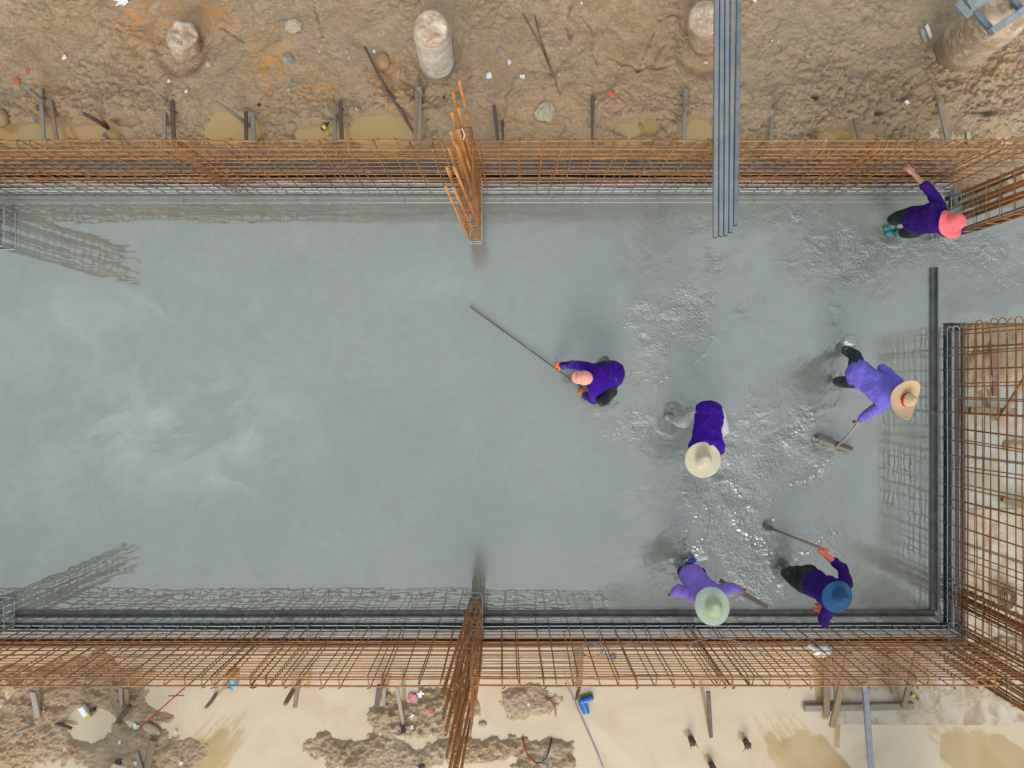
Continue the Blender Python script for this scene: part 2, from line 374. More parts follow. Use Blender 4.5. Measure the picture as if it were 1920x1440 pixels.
def ground_h(x, y, full=False):
    px, py = 960 + x * GS, 720 - y * GS
    big = fbm(x * .6, y * .6, 3, 3); med = fbm(x * 2.6, y * 2.6, 4, 11); cl = fbm(x * 7, y * 7, 4, 21, .6)
    rid = 1 - np.abs(fbm(x * 5, y * 5, 4, 31, .6)) * 2.2
    bil = np.abs(fbm(x * 8 + .6 * med, y * 8, 3, 131, .55)); bil2 = np.abs(fbm(x * 21, y * 21, 3, 151, .6)); bil3 = np.abs(vn(x * 55, y * 55, 171))
    rm = np.clip(.12 + 1.1 * fbm(x * .75, y * .75, 4, 77) + .55 * sst(1380, 1600, px) * sst(10, 170, py) + .35 * sst(130, 200, py), .04, 1.35)
    north = -.29 + .05 * big + .045 * med + (.040 * cl + .020 * np.minimum(rid, .6)) * rm + (.095 * bil + .034 * bil2) * (.10 + 1.0 * rm) + (.012 * bil2 + .012 * bil3) + .11 * np.abs(fbm(x * 1.7 + .4 * med, y * 1.2, 3, 191)) - .055 - .075 * sst(205, 258, py)
    nz = .42 * med + .34 * cl + .25 * fbm(x * 1.3, y * 1.3, 3, 201)
    north = north - .15 * sst(-.15, .55, blobs(px, py, PUD_N, nz * .8))
    for poly in CRACKS:
        d = np.full(px.shape, 1e9)
        for (ax, ay), (bx, by) in zip(poly[:-1], poly[1:]):
            vx, vy = bx - ax, by - ay; t = np.clip(((px - ax) * vx + (py - ay) * vy) / (vx * vx + vy * vy), 0, 1)
            d = np.minimum(d, np.hypot(px - ax - t * vx, py - ay - t * vy))
        north = north - .045 * np.exp(-((d + 5 * cl) / 2.6) ** 2)
    for cx, cy, r in PILES:
        d = np.hypot(px - cx, py - cy) / r; north = north - .05 * np.exp(-((d - 1.25) / .35) ** 2) + .03 * np.exp(-((d - 1.9) / .4) ** 2)
    isl = blobs(px, py, ISL_S, nz * .85); isl = np.minimum(isl, -blobs(px, py, SUB_S, nz * .4) + .1)
    south = -.46 + .085 * sst(-.45, .75, isl) + (.02 * med + .03 * cl * rm + .015 * np.minimum(rid, .6) + .055 * bil * (.4 + rm) + .03 * bil2 + .01 * bil3) * (.25 * sst(-.3, .1, isl) + .75 * sst(0, .6, isl)) + .01 * big
    em = blobs(px, py, EAST_M, nz)
    east = -.46 + .09 * sst(-.2, .4, em) + (.02 * cl + .06 * bil + .02 * bil2) * sst(-.2, .3, em)
    far = -.30 + .06 * big + .03 * med
    wS, wE = sst(700, 760, py), sst(1790, 1812, px) * sst(285, 330, py) * (1 - sst(1230, 1260, py))
    h = north * (1 - wS) + south * wS; h = h * (1 - wE) + east * wE
    inslab = sst(-12, -10, x) * (1 - sst(6.3, 6.4, x)) * sst(-3.62, -3.60, y) * (1 - sst(3.16, 3.2, y))
    h = h * (1 - inslab) + (-.62) * inslab
    inner2 = sst(6.3, 6.35, x) * (1 - sst(8.0, 8.05, x)) * sst(.9, .95, y) * (1 - sst(2.34, 2.4, y)); h = h * (1 - inner2) - .62 * inner2
    ff = sst(9, 14, np.maximum(np.abs(x), np.abs(y) * 1.25)); h = h * (1 - ff) + far * ff
    if not full: return h
    org = np.zeros(px.shape)
    for cx, cy, rx, ry in [(512, 120, 55, 75), (270, 55, 60, 60), (180, 250, 60, 40), (90, 180, 40, 40), (730, 150, 60, 60), (1880, 130, 60, 50), (330, 40, 50, 60),
                           (225, 1425, 90, 40), (400, 30, 60, 40), (600, 160, 50, 50), (1740, 200, 40, 40)]:
        org = np.maximum(org, np.clip(1.15 - np.sqrt(((px - cx) / rx) ** 2 + ((py - cy) / ry) ** 2), 0, 1))
    org = np.clip(org + .25 * sst(.1, .5, fbm(x * .8, y * .8, 3, 91)), 0, 1)
    grey = np.clip(sst(1250, 1500, px) * .65 + .35 * fbm(x * .5, y * .5, 3, 55), 0, 1)
    pale = np.clip(.35 * sst(.0, .5, fbm(x * 1.3, y * 1.3, 3, 56)) * (py > 700) + .0, 0, 1)
    wet = np.clip(sst(np.where(py > 700, .075, .07), -.005, h + .41) * .9 + .45 * sst(.12, .5, fbm(x * .9 + 3, y * .9, 4, 301)) * (py < 300), 0, .9)
    return h, org, grey, pale, wet

def axis(a, b, parts):
    return np.unique(np.round(np.concatenate(parts), 5))
out = np.array([8.6, 9.2, 10, 11.5, 14, 18, 25, 40, 70, 130, 250, 450])
xs = np.unique(np.concatenate([-out, np.arange(-7.9, 7.91, .0135), out]))
ys = np.unique(np.concatenate([-out, np.arange(-8, -5.95, .1), np.arange(-5.9, -3.55, .0135), np.arange(-3.5, 2.9, .08), np.arange(2.9, 5.9, .0135), [3.16, 3.2], np.arange(6.0, 8.3, .1), out]))

def grid(name, xs, ys, fn, mat, keep=None):
    X, Y = np.meshgrid(xs, ys); Z, attrs = fn(X, Y)
    nx, ny = len(xs), len(ys); v = np.stack([X, Y, Z], -1).reshape(-1, 3).astype(np.float32)
    i = np.arange(nx * ny, dtype=np.int32).reshape(ny, nx); q = np.stack([i[:-1, :-1], i[:-1, 1:], i[1:, 1:], i[1:, :-1]], -1).reshape(-1, 4)
    if keep is not None:
        cx = (X[:-1, :-1] + X[1:, 1:]) / 2; cy = (Y[:-1, :-1] + Y[1:, 1:]) / 2; q = q[keep(cx, cy).ravel()]
        used = np.unique(q); mp = np.full(len(v), -1, dtype=np.int32); mp[used] = np.arange(len(used)); q = mp[q]; v = v[used]
        attrs = {k: a.ravel()[used] for k, a in attrs.items()}
    me = bpy.data.meshes.new(name); me.vertices.add(len(v)); me.vertices.foreach_set('co', v.ravel())
    me.loops.add(len(q) * 4); me.loops.foreach_set('vertex_index', q.ravel().astype(np.int32))
    me.polygons.add(len(q)); me.polygons.foreach_set('loop_start', np.arange(len(q), dtype=np.int32) * 4)
    me.update(calc_edges=True); me.validate()
    me.polygons.foreach_set('use_smooth', [True] * len(me.polygons))
    for k, a in attrs.items():
        at = me.attributes.new(k, 'FLOAT', 'POINT'); at.data.foreach_set('value', np.ascontiguousarray(a, dtype=np.float32).ravel())
    me.materials.append(mat); o = bpy.data.objects.new(name, me); col.objects.link(o); return o

def gfn(X, Y):
    h, o, g, p, w = ground_h(X, Y, True); return h, dict(orange=o, grey=g, pale=p, wet=w)
tag(grid('ground', xs, ys, gfn, M['mud']), 'brown churned mud around the slab', None, None, 'structure')
def gz(x, y): return float(ground_h(np.array([x]), np.array([y]))[0])
def G(px, py, dz=0.0):
    """point on the ground seen at a pixel"""
    z = -.35
    for _ in range(3): p = W(px, py, z); z = gz(p.x, p.y)
    z = max(z, -.41); p = W(px, py, z); p.z += dz; return p

# water of the puddles and of the flooded strip
WZ = -.41
def wfn(X, Y): return np.full(X.shape, WZ), dict(north=sst(1, 2, Y) * (X < 6), east=sst(5.9, 6.6, X) * sst(-4, -3.4, Y) * (1 - sst(2.5, 3, Y)))
def wkeep(x, y): return ~((x > -12) & (x < 6.28) & (y > -3.62) & (y < 3.16)) & ~((x > 6.2) & (x < 8.05) & (y > .9) & (y < 2.4))
wx = np.unique(np.concatenate([np.arange(-14, 14.01, .2), [6.28, 6.2, 8.05]])); wy = np.unique(np.concatenate([np.arange(-12, 12.01, .2), [-3.62, 3.16, .9, 2.4]]))
tag(grid('water', wx, wy, wfn, M['water'], wkeep), 'still muddy rain water', None, None, 'structure')

# ------------------------------------------------------------------ the fresh concrete slab
Y_N, Y_S, X_E = W(0, 353).y, W(0, 1168).y, W(1769, 0).x
RGH = [(1265, 610, 95, 70, 1), (1330, 560, 90, 60, .8), (1590, 470, 110, 90, .8), (1390, 800, 110, 70, .8), (1440, 850, 120, 90, .9), (1240, 500, 120, 70, .35), (1330, 500, 30, 20, .9),
       (1350, 930, 110, 90, .9), (1420, 1040, 110, 80, .9), (1390, 1100, 110, 40, .9), (1550, 1010, 50, 60, .5), (1180, 780, 90, 60, .5), (1500, 400, 100, 30, .8),
       (1650, 560, 80, 50, .4), (1850, 520, 110, 90, .6), (1850, 460, 120, 40, 1), (1790, 560, 50, 80, .5), (1700, 470, 70, 40, .8), (1240, 690, 70, 40, .6),
       (1500, 770, 40, 20, .8), (1490, 900, 60, 40, .6), (1640, 1120, 150, 40, .35), (1100, 640, 60, 40, .3), (1280, 420, 60, 25, .5)]
FEET = [(1583, 652, 20), (1562, 716, 16), (1254, 783, 22), (1345, 800, 18), (1668, 436, 22), (1680, 428, 20), (1297, 1055, 26), (1284, 1066, 24), (1460, 1066, 20), (1478, 1066, 20),
        (1140, 738, 24), (1135, 690, 20), (1375, 930, 26), (1350, 880, 20), (1540, 835, 26), (1440, 985, 14), (1560, 600, 16), (1210, 640, 16)]
def sfn(X, Y):
    px, py = 960 + X * F / H, 720 - Y * F / H
    wx, wy = px + 30 * fbm(X * 2, Y * 2, 3, 5), py + 30 * fbm(X * 2 + 9, Y * 2, 3, 6)
    r = np.zeros(px.shape)
    for cx, cy, rx, ry, a in RGH: r = np.maximum(r, a * np.clip(1.35 - np.sqrt(((wx - cx) / rx) ** 2 + ((wy - cy) / ry) ** 2), 0, 1))
    r = np.clip(r * (.85 + 1.3 * fbm(X * 3.2, Y * 3.2, 4, 8, .6)), 0, 1); r = np.maximum(r, .30 * sst(1030, 1300, px) * (.5 + fbm(X * 2, Y * 2, 3, 88)))
    mid = sst(1020, 1250, px)
    peb = np.abs(fbm(X * 19, Y * 19, 3, 41, .75)) * 2 - .5 + .6 * fbm(X * 34, Y * 34, 2, 48); lump = fbm(X * 5.5, Y * 5.5, 3, 42); wav = fbm(X * 3 + Y * 2, Y * 7 - X * 1.5, 2, 43); lo = fbm(X * .9, Y * .9, 2, 44)
    calm = sst(1580, 1625, px) * sst(540, 600, py); mid = mid * (1 - calm); r = r * (1 - .85 * calm)
    qx, qy = X + .55 * fbm(X * .8, Y * .8, 3, 411), Y + .55 * fbm(X * .8, Y * .8, 3, 412)      # raked and trowelled streaks
    flow = fbm((qx * .82 + qy * .57) * 1.2, (qy * .82 - qx * .57) * 5.5, 4, 401, .6); z = .0052 * peb * r + .009 * (1 - np.abs(flow) * 2.5) * mid * sst(.02, .35, fbm(X * .9, Y * .9, 3, 421) + .18) * (.08 + 1.0 * r) + .0012 * fbm(X * 16, Y * 16, 3, 49, .7) * mid + .016 * lump * r + .0016 * lump * mid + .0007 * wav + .0002 * fbm(X * 9, Y * 16, 2, 45) + .003 * lo
    ridge = np.zeros(px.shape)
    for poly in [[(1480, 905), (1510, 885), (1550, 860)], [(1440, 935), (1500, 890), (1570, 850)], [(1470, 810), (1530, 775), (1560, 755)], [(1290, 930), (1285, 1000), (1310, 1040)], [(1360, 900), (1380, 960), (1420, 1020)],
                 [(1180, 760), (1150, 790)], [(880, 575), (960, 620), (1060, 700)], [(1500, 1030), (1560, 985)], [(1560, 640), (1600, 632)], [(1395, 930), (1410, 1000), (1465, 1060)], [(1240, 720), (1290, 690), (1330, 640)], [(1320, 950), (1330, 1010), (1300, 1060)]]:
        d = np.full(px.shape, 1e9)
        for (ax, ay), (bx, by) in zip(poly[:-1], poly[1:]):
            vx, vy = bx - ax, by - ay; t = np.clip(((wx - ax) * vx + (wy - ay) * vy) / (vx * vx + vy * vy), 0, 1)
            d = np.minimum(d, np.hypot(wx - ax - t * vx, wy - ay - t * vy))
        ridge = np.maximum(ridge, np.exp(-(d / 7) ** 2))
    z = z + .020 * ridge * (.45 + .55 * peb + .5 * fbm(X * 11, Y * 11, 3, 431)) * sst(1100, 1250, px); mir0 = ridge * .6
    for poly in [[(720, 520), (690, 575), (665, 630), (655, 690)], [(870, 560), (900, 550), (935, 555), (960, 580)], [(960, 590), (1000, 600), (1025, 630)], [(430, 640), (470, 700), (480, 760)], [(1195, 560), (1180, 600), (1160, 630)], [(240, 600), (300, 560), (380, 545)],
                 [(1207, 1050), (1215, 1090), (1240, 1125)], [(740, 900), (800, 890), (860, 900)], [(1510, 600), (1535, 575), (1560, 560)], [(560, 780), (620, 850), (640, 940)]]:
        d = np.full(px.shape, 1e9)
        for (ax, ay), (bx, by) in zip(poly[:-1], poly[1:]):
            vx, vy = bx - ax, by - ay; t = np.clip(((px - ax) * vx + (py - ay) * vy) / (vx * vx + vy * vy), 0, 1)
            d = np.minimum(d, np.hypot(px + 3 * lump - ax - t * vx, py + 3 * lump - ay - t * vy))
        z = z + .0012 * np.exp(-(d / 2.2) ** 2) * (1 + fbm(X * 6, Y * 6, 2, 77))
    for cx, cy, q in FEET:
        d = np.hypot(wx * .35 + px * .65 - cx, wy * .35 + py * .65 - cy) / q; d = d * 1.5 + .9 * fbm(X * 6 + cx, Y * 6, 3, 71); z = z - .022 * np.exp(-np.abs(d) ** 2 * 1.3) + .006 * np.exp(-((d - 1.7) / .5) ** 2)
    # swirls of pale bleed water on the left
    sw = fbm(X * .55 + .9 * fbm(X * .7, Y * .7, 3, 61), Y * 1.1 + .9 * fbm(X * .7, Y * .7, 3, 62), 5, 63, .55)
    pm = np.zeros(px.shape)
    for cx, cy, rx, ry, a in [(330, 800, 230, 160, 1), (450, 800, 70, 120, .9), (420, 900, 110, 50, .9), (150, 650, 200, 150, .5), (480, 590, 60, 60, .5), (300, 560, 160, 60, .35), (80, 850, 120, 200, .4), (600, 1000, 90, 90, .3), (820, 520, 120, 70, .25)]:
        pm = np.maximum(pm, a * np.clip(1.2 - np.sqrt(((wx - cx) / rx) ** 2 + ((wy - cy) / ry) ** 2), 0, 1))
    fine = 1 - np.abs(fbm(X * 1.3 + sw, Y * 1.3 - sw, 4, 64)) * 3
    pale = np.clip(pm * (.22 + .75 * sw + .45 * np.clip(fine, 0, 1)), 0, .8)
    mir = np.clip(np.maximum(.96 - sst(500, 1250, px) * .62, sst(1570, 1605, px) * sst(520, 570, py)) , 0, 1) * (1 - r * .8)
    mir = np.maximum(mir, sst(1040, 1100, py)); mir = np.maximum(mir, sst(450, 400, py) * .8) * (1 - r * .85)
    dark = np.zeros(px.shape)  # muddy patches at the east opening, dark reflections painted into their colour
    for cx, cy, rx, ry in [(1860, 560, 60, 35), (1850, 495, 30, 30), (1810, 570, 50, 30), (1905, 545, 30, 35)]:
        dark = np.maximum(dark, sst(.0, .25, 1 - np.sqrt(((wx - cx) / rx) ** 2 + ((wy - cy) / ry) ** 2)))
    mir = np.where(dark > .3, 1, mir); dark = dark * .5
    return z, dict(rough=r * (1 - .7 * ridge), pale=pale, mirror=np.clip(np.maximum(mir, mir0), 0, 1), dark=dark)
def skeep(x, y):
    a = (x < X_E) & (y > Y_S) & (y < Y_N)
    return a | ((x >= X_E - .01) & (y > W(0, 606).y) & (y < W(0, 455).y)) | ((x >= X_E - .01) & (x < 9) & (y >= W(0, 456).y) & (y < W(0, 390).y))
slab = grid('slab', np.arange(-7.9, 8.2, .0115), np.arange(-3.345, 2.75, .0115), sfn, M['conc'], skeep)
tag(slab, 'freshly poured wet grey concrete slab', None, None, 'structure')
gap = MB()
for (x0, y0, x1, y1) in [(-9, W(0, 363).y - .01, 6.38, 3.22), (-9, -3.62, 6.4, Y_S + .01), (X_E - .01, -3.6, 6.42, W(0, 606).y)]:
    gap.add([(x0, y0, -.13), (x1, y0, -.13), (x1, y1, -.13), (x0, y1, -.13)], [(0, 1, 2, 3)])
gap.v = [(x, y, (-.30 if i < 4 else z) - .004 * (i // 4)) for i, (x, y, z) in enumerate(gap.v)]
tag(gap.build('footing', M['channel'], None, False), 'dark wet footing below the mesh', None, None, 'structure')
# lean concrete outside the south-east corner
bl = MB()
BZ = -.395
for a in ([(1815, 955), (2150, 955), (2150, 1216), (1815, 1216)], [(1560, 1217), (2150, 1217), (2150, 1362), (1568, 1358)]):
    P = [W(x, y, BZ) for x, y in a]; b = [p - Vector((0, 0, .12)) for p in P]
    bl.add(P + b, [(3, 2, 1, 0), (0, 1, 5, 4), (1, 2, 6, 5), (2, 3, 7, 6), (3, 0, 4, 7)])
tag(bl.build('pavement', M['blind'], None, False), 'pale lean concrete strip outside the corner', None, None, 'structure')

# ------------------------------------------------------------------ formwork strips and boards
def one(name, label, cat, mb, mat, group=None, smooth=False):
    return tag(mb.build(name, mat, None, smooth), label, cat, group)

def angle_strip(p0, p1, inward, label):
    b = MB(); n = Vector(inward).normalized(); p0, p1 = Vector(p0), Vector(p1)
    b.box(p0 + Vector((0, 0, .012)), p1 + Vector((0, 0, .012)), .085, .05)
    b.box(p0 - n * .028 + Vector((0, 0, .05)), p1 - n * .028 + Vector((0, 0, .05)), .02, .035)
    return one('form_strip', label, 'form strip', b, M['steel'], 'edge strips in the wet concrete')
angle_strip(W(32, 1151), W(1750, 1149), (0, 1, 0), 'long dark edge strip in the wet concrete along the south mesh wall')
angle_strip(W(1749, 502), W(1749, 1143), (-1, 0, 0), 'dark edge strip along the right side mesh wall, ending in open slab')
b = MB(); b.box(W(-40, 378) + Vector((0, 0, .0)), W(1770, 377), .05, .03); b.box(W(-40, 371) + Vector((0, 0, .005)), W(1770, 370) + Vector((0, 0, .005)), .05, .03)
one('form_strip', 'smooth cement coated edge strip below the orange north mesh wall', 'form strip', b, M['conc'], 'edge strips in the wet concrete')

def board(name, label, cat, p0, p1, w, t, mat):
    bb = MB(); p0, p1 = Vector(p0), Vector(p1); n = max(2, int((p1 - p0).length / 2.4))
    for i in range(n):
        a, c = p0.lerp(p1, i / n), p0.lerp(p1, (i + 1) / n); e = (c - a).normalized() * .004
        bb.box(a + e, c - e + Vector((0, 0, random.uniform(-.004, .004))), w * random.uniform(.92, 1.05), t)
    return one(name, label, cat, bb, M[mat])
def Z(v, z): return Vector((v.x, v.y, z))
board('steel_channel', 'cement splattered steel channel under the south mesh wall', 'steel channel', Z(W(-60, 1190), -.05), Z(W(1800, 1187), -.05), .11, .10, 'coated')
board('formwork_board', 'red brown plywood edge board outside the south channel', 'board', Z(W(-60, 1214), -.16), Z(W(1812, 1211), -.16), .05, .30, 'woodred')
board('steel_channel', 'cement splattered steel channel under the right side mesh wall', 'steel channel', Z(W(1787, 622), -.05), Z(W(1787, 1180), -.05), .05, .10, 'coated')
board('formwork_board', 'dark brown wet board beside the right side channel', 'board', Z(W(1797, 618), -.10), Z(W(1797, 1178), -.10), .06, .14, 'wooddark')
board('formwork_board', 'outer dark board at the edge of the right side wall', 'board', Z(W(1808, 614), -.17), Z(W(1808, 1200), -.17), .05, .34, 'wooddark')
board('steel_channel', 'cement splattered steel channel under the north mesh wall', 'steel channel', Z(W(-60, 347), -.07), Z(W(1790, 347), -.07), .05, .10, 'coated')
board('formwork_board', 'dark wet board beyond the north steel channel', 'board', Z(W(-60, 336), -.13), Z(W(1790, 336), -.13), .06, .16, 'wooddark')
board('formwork_board', 'dark slate coloured board at the foot of the mud bank', 'board', Z(W(-60, 318), -.22), Z(W(1790, 318), -.22), .05, .34, 'slate')

# ------------------------------------------------------------------ rebar mesh walls
def jit(a): return random.uniform(-a, a)
def path_round(pts, r=.03, n=3):
    out_ = [Vector(pts[0])]
    for a, c, e in zip(pts[:-2], pts[1:-1], pts[2:]):
        a, c, e = Vector(a), Vector(c), Vector(e); d0, d1 = (a - c).normalized(), (e - c).normalized()
        s, t = c + d0 * r, c + d1 * r
        for k in range(n + 1):
            u = k / n; out_.append((s * (1-u) + c * u) * (1-u) + (c * (1-u) + t * u) * u)
    out_.append(Vector(pts[-1])); return out_

def mesh_wall(label, p0, p1, out_n, h=1.74, sp=.215, uend=False, hz=.152, mt='rust', cl=()):
    p0, p1, nrm = Vector(p0), Vector(p1), Vector(out_n); d = (p1 - p0); Ln = d.length; d.normalize()
    t = thing('rebar_wall', label, 'rebar mesh', p0 + d * Ln / 2)
    T = .125; k = int(Ln / sp)
    offs = [i * sp + jit(.045) for i in range(k + 1)] + [c0 + jit(.32) for c0 in cl for _ in range(4)]
    for of in offs:
        q = p0 + d * min(max(of, 0), Ln); hh = h + jit(.02); ln = d * jit(.05); l2 = d * jit(.045)
        pts = path_round([q + Vector((0, 0, -.12)), q + ln + Vector((0, 0, hh)), q + ln + l2 + nrm * T + Vector((0, 0, hh + jit(.01))), q + l2 + nrm * T + Vector((0, 0, -.28))], .035)
        mb = MB(); mb.tube(pts, .0078, 5)
        if random.random() < .55:       # bent hook end lapping the outer face
            e = q + ln + nrm * (T + .012) + Vector((0, 0, hh + .005)); mb.tube([e, e + d * .03 + Vector((0, 0, -.03)), e + d * .035 + nrm * .015 + Vector((0, 0, -.12))], .0075, 5)
        mb.build('hairpin_bar', M[mt], t)
    nz = int((h + .02) / hz) + 1
    def hb(off, z):
        pts = []; m = max(3, int(Ln / .9)); s = jit(.01)
        for j in range(m + 1): pts.append(p0 + d * (Ln * j / m) + nrm * (off + jit(.006)) + Vector((0, 0, z + s + jit(.014))))
        return pts
    for j in range(nz):
        z = .02 + j * (h - .03) / (nz - 1) + (jit(.012) if 0 < j < nz - 1 else 0)
        a, c = hb(.014, z), hb(T - .014, z + jit(.012))
        if uend:
            ex = jit(.02); lp = [(a[0] + c[0]) / 2 - d * ((.03 + ex) + .055 * math.sin(math.pi * u_ / 8)) + nrm * (-.047 * math.cos(math.pi * u_ / 8)) for u_ in range(9)]
            mb = MB(); mb.tube(a[::-1] + lp + c, .0076, 5); mb.build('horizontal_bar', M['rust'], t)
        else:
            for q in (a, c): mb = MB(); mb.tube(q, (.0076 if j < nz - 1 else .0115), 5); mb.build('horizontal_bar', M[mt], t)
    return t
YM_N, YM_S, XM_E = W(0, 361).y, W(0, 1171).y, W(1772, 0).x
mesh_wall('long bright orange rebar mesh wall at the foot of the mud bank', (-8.7, YM_N, 0), (XM_E + .05, YM_N, 0), (0, 1, 0), cl=(5.1, 13.1))
mesh_wall('long brown rebar mesh wall beside the flooded strip', (-8.7, YM_S, 0), (XM_E + .05, YM_S, 0), (0, -1, 0), 1.70, .225, mt='rustbrown', cl=(5.6, 11.4))
mesh_wall('rebar mesh wall with looped ends beside the dark right edge strip', (XM_E, W(0, 622).y, 0), (XM_E, W(0, 1166).y, 0), (1, 0, 0), 1.78, .19, True, .148, 'rustbrown')

# ------------------------------------------------------------------ pier cages
def pier(label, bars, ties, box, r=.0145, mat='rustbar', tmat='rust', wires=()):
    """bars: (base, top) pairs; box: x0, y0, x1, y1 of the links; ties: heights of the links; lean (lx, ly) per metre"""
    x0, y0, x1, y1, lx, ly = box
    t = thing('rebar_column', label, 'rebar column', ((x0 + x1) / 2, (y0 + y1) / 2, 0))
    for a, c in bars:
        a, c = Vector(a), Vector(c); m = a.lerp(c, .5) + Vector((jit(.012), jit(.012), 0))
        mb = MB(); mb.tube([a, m, c], r, 8); mb.build('main_bar', M[mat], t)
    e = .016
    for z in ties:
        dx, dy = lx * z, ly * z
        P = [Vector((xx + dx + jit(.006), yy + dy + jit(.006), z + jit(.015))) for xx, yy in ((x0-e, y0-e), (x1+e, y0-e), (x1+e, y1+e), (x0-e, y1+e))]
        pts = []
        for i in range(4):
            a, c = P[i], P[(i + 1) % 4]; pts += [a.lerp(c, .06), a.lerp(c, .94)]
        mb = MB(); mb.tube(pts, .0062, 5, True); mb.build('tie', M[tmat], t)
    for w in wires:
        w = Vector(w); mb = MB(); mb.tube([w, w + Vector((.03, .02, .02)), w + Vector((.05, -.02, -.03)), w + Vector((.04, -.07, -.05))], .005, 5); mb.build('tie_wire', M['whitep'], t)
    return t
def px_box(xa, ya, xb, yb): a, c = W(xa, ya), W(xb, yb); return min(a.x, c.x), min(a.y, c.y), max(a.x, c.x), max(a.y, c.y)

bars = []
for i in range(6):
    yb = 456 - i * 24.2
    for xb, ln in ((885, -.10 + i * .018), (902, -.15 + i * .014)):
        a = W(xb, yb); z = 2.72 + (.10 if xb > 890 else 0) * (i % 2) + i * .035 + jit(.07)
        bars.append((a - Vector((0, 0, .1)), a + Vector((ln + jit(.012), .0 + jit(.03), z))))
x0, y0, x1, y1 = px_box(885, 456, 902, 335)
pier('tall bright orange rebar column standing in the north mesh wall', bars, [.03 + .155 * k for k in range(13)], (x0, y0, x1, y1, -.015, 0), .0165, wires=[W(861, 246, 2.7)])
bars = []
for i in range(6):
    yb = 1113 + i * 24.5
    for xb, ln in ((886, -.11 + i * .016), (903, -.15 + i * .012)):
        a = W(xb, yb); z = 3.18 + jit(.06) - (.18 if xb > 890 else 0)
        for k in range(2):
            o = Vector((0, -.031 * k, 0)); bars.append((a + o - Vector((0, 0, .1)), a + o + Vector((ln, jit(.01), z + jit(.02)))))
x0, y0, x1, y1 = px_box(886, 1113, 903, 1240)
pier('tall brown rebar column of paired bars standing in the south mesh wall', bars, [.03 + .2 * k for k in range(12)], (x0, y0, x1, y1, -.018, 0), .0145, 'rustbar2', 'rustbrown', wires=[W(861, 1245, 1.9), W(850, 1285, 2.2)])
def end_pier(label, pxs, pys, h, mat, tmat, n, dbl=True, r=.013, nt=14):
    bars = []
    for xb in pxs:
        for yb in pys:
            a = W(xb, yb)
            for k in range(2 if dbl else 1):
                o = Vector((0, .03 * k, 0)); bars.append((a + o - Vector((0, 0, .1)), a + o + Vector((jit(.03), jit(.03), h + jit(.08)))))
    x0, y0, x1, y1 = px_box(pxs[0], pys[0], pxs[-1], pys[-1])
    return pier(label, bars, [.02 + k * n for k in range(nt)], (x0, y0, x1, y1 + (.03 if dbl else 0), 0, 0), r, mat, tmat)
end_pier('cement splashed column cage at the left edge below the north mesh', (2, 27), (397, 418, 443, 466), 3.15, 'rustcem', 'rustcem', .19)
end_pier('cement splashed column cage at the left edge above the south mesh', (2, 27), (1126, 1150, 1172), 3.15, 'rustcem', 'rustcem', .19)
end_pier('open brown column cage behind the pink hatted worker', (1783, 1806), (372, 394, 413, 440), 2.9, 'rustbrown', 'rust', .24, True, .0145, 11)
end_pier('bundled dark bars of a column inside the right mesh wall', (1777, 1786), (1098, 1112, 1126), 3.0, 'rustbrown', 'rustbrown', .2, True, .012)
end_pier('bundled dark bars of the column at the lower right corner', (1779, 1796), (1246, 1222, 1198, 1174), 3.0, 'rustbrown', 'rustbrown', .3, True, .013, 8)

# formed columns farther out on the flooded side (they mirror in the water)
for k, (xa, xb, lab) in enumerate(((1440, 1552, 'ply boxed column beyond the flooded strip at centre right'), (1772, 1884, 'ply boxed column beyond the flooded strip at far right'),
                                   (352, 440, 'ply boxed column beyond the flooded strip at left'))):
    s = 1.31 / GS; x0, x1, y = (xa - 960) * s, (xb - 960) * s, -(1378 - 720) * s
    t = thing('formed_column', lab, 'column', ((x0 + x1) / 2, y - .25, -.5), 'boxed columns beyond the flooded strip')
    b = MB(); n_ = 7
    for j in range(n_): u0, u1 = x0 + (x1 - x0) * j / n_, x0 + (x1 - x0) * (j + 1) / n_ - .004; tp = 2.75 + jit(.22) - .35 * abs(j - 3) / 3 * (j % 2); b.box((u0, y - .25 + jit(.05), (tp - .55) / 2), (u1, y - .25 + jit(.05), (tp - .55) / 2), .5, tp + .55)
    b.build('form_box', M['woodgrey'], t, False)
    for j in range(10):
        b = MB(); xx = x0 + .08 + (x1 - x0 - .16) * j / 9; yy = y - .1 - .3 * (j % 2); b.tube([(xx, yy, 2.6), (xx + jit(.04), yy + jit(.04), 3.7 + jit(.15))], .014, 6); b.build('main_bar', M['rustbar'], t)

# ------------------------------------------------------------------ steel tubes laid over the mesh wall
for i, (xn, xs_, lab, mat, ys_, w) in enumerate((
        (1343.5, 1341, 'leftmost of the blue grey steel tubes laid over the north mesh wall', 'tube', 446, .058), (1353.5, 1351, 'second from left of the steel tubes laid over the mesh wall', 'tube', 444, .054),
        (1363.5, 1360.5, 'third of the five blue grey steel tubes, mud stained in the middle', 'tube', 443, .055), (1373.5, 1369.5, 'fourth of the five steel tubes, beside the gap in the bundle', 'tube', 437, .05),
        (1386, 1378.5, 'separate rightmost dark steel tube lying beside the other four', 'tubedark', 424, .056))):
    zt = 1.815; a, c = W(xn, -60, zt), W(xs_, ys_, zt - .02); a = a + (a - c) * .52
    t = thing('steel_tube', lab, 'steel tube', (a + c) / 2, 'steel tubes laid over the mesh wall')
    b = MB(); dd = (c - a).normalized(); b.box(a, c - dd * .004, w - .006, .055, bev=.16); b.build('tube_wall', M[mat], t, False)
    b = MB(); b.box(c - dd * .02, c, w - .018, .04); b.build('open_end_shade', M['blackp'], t, False)  # black block paints the shade inside the tube's hollow end

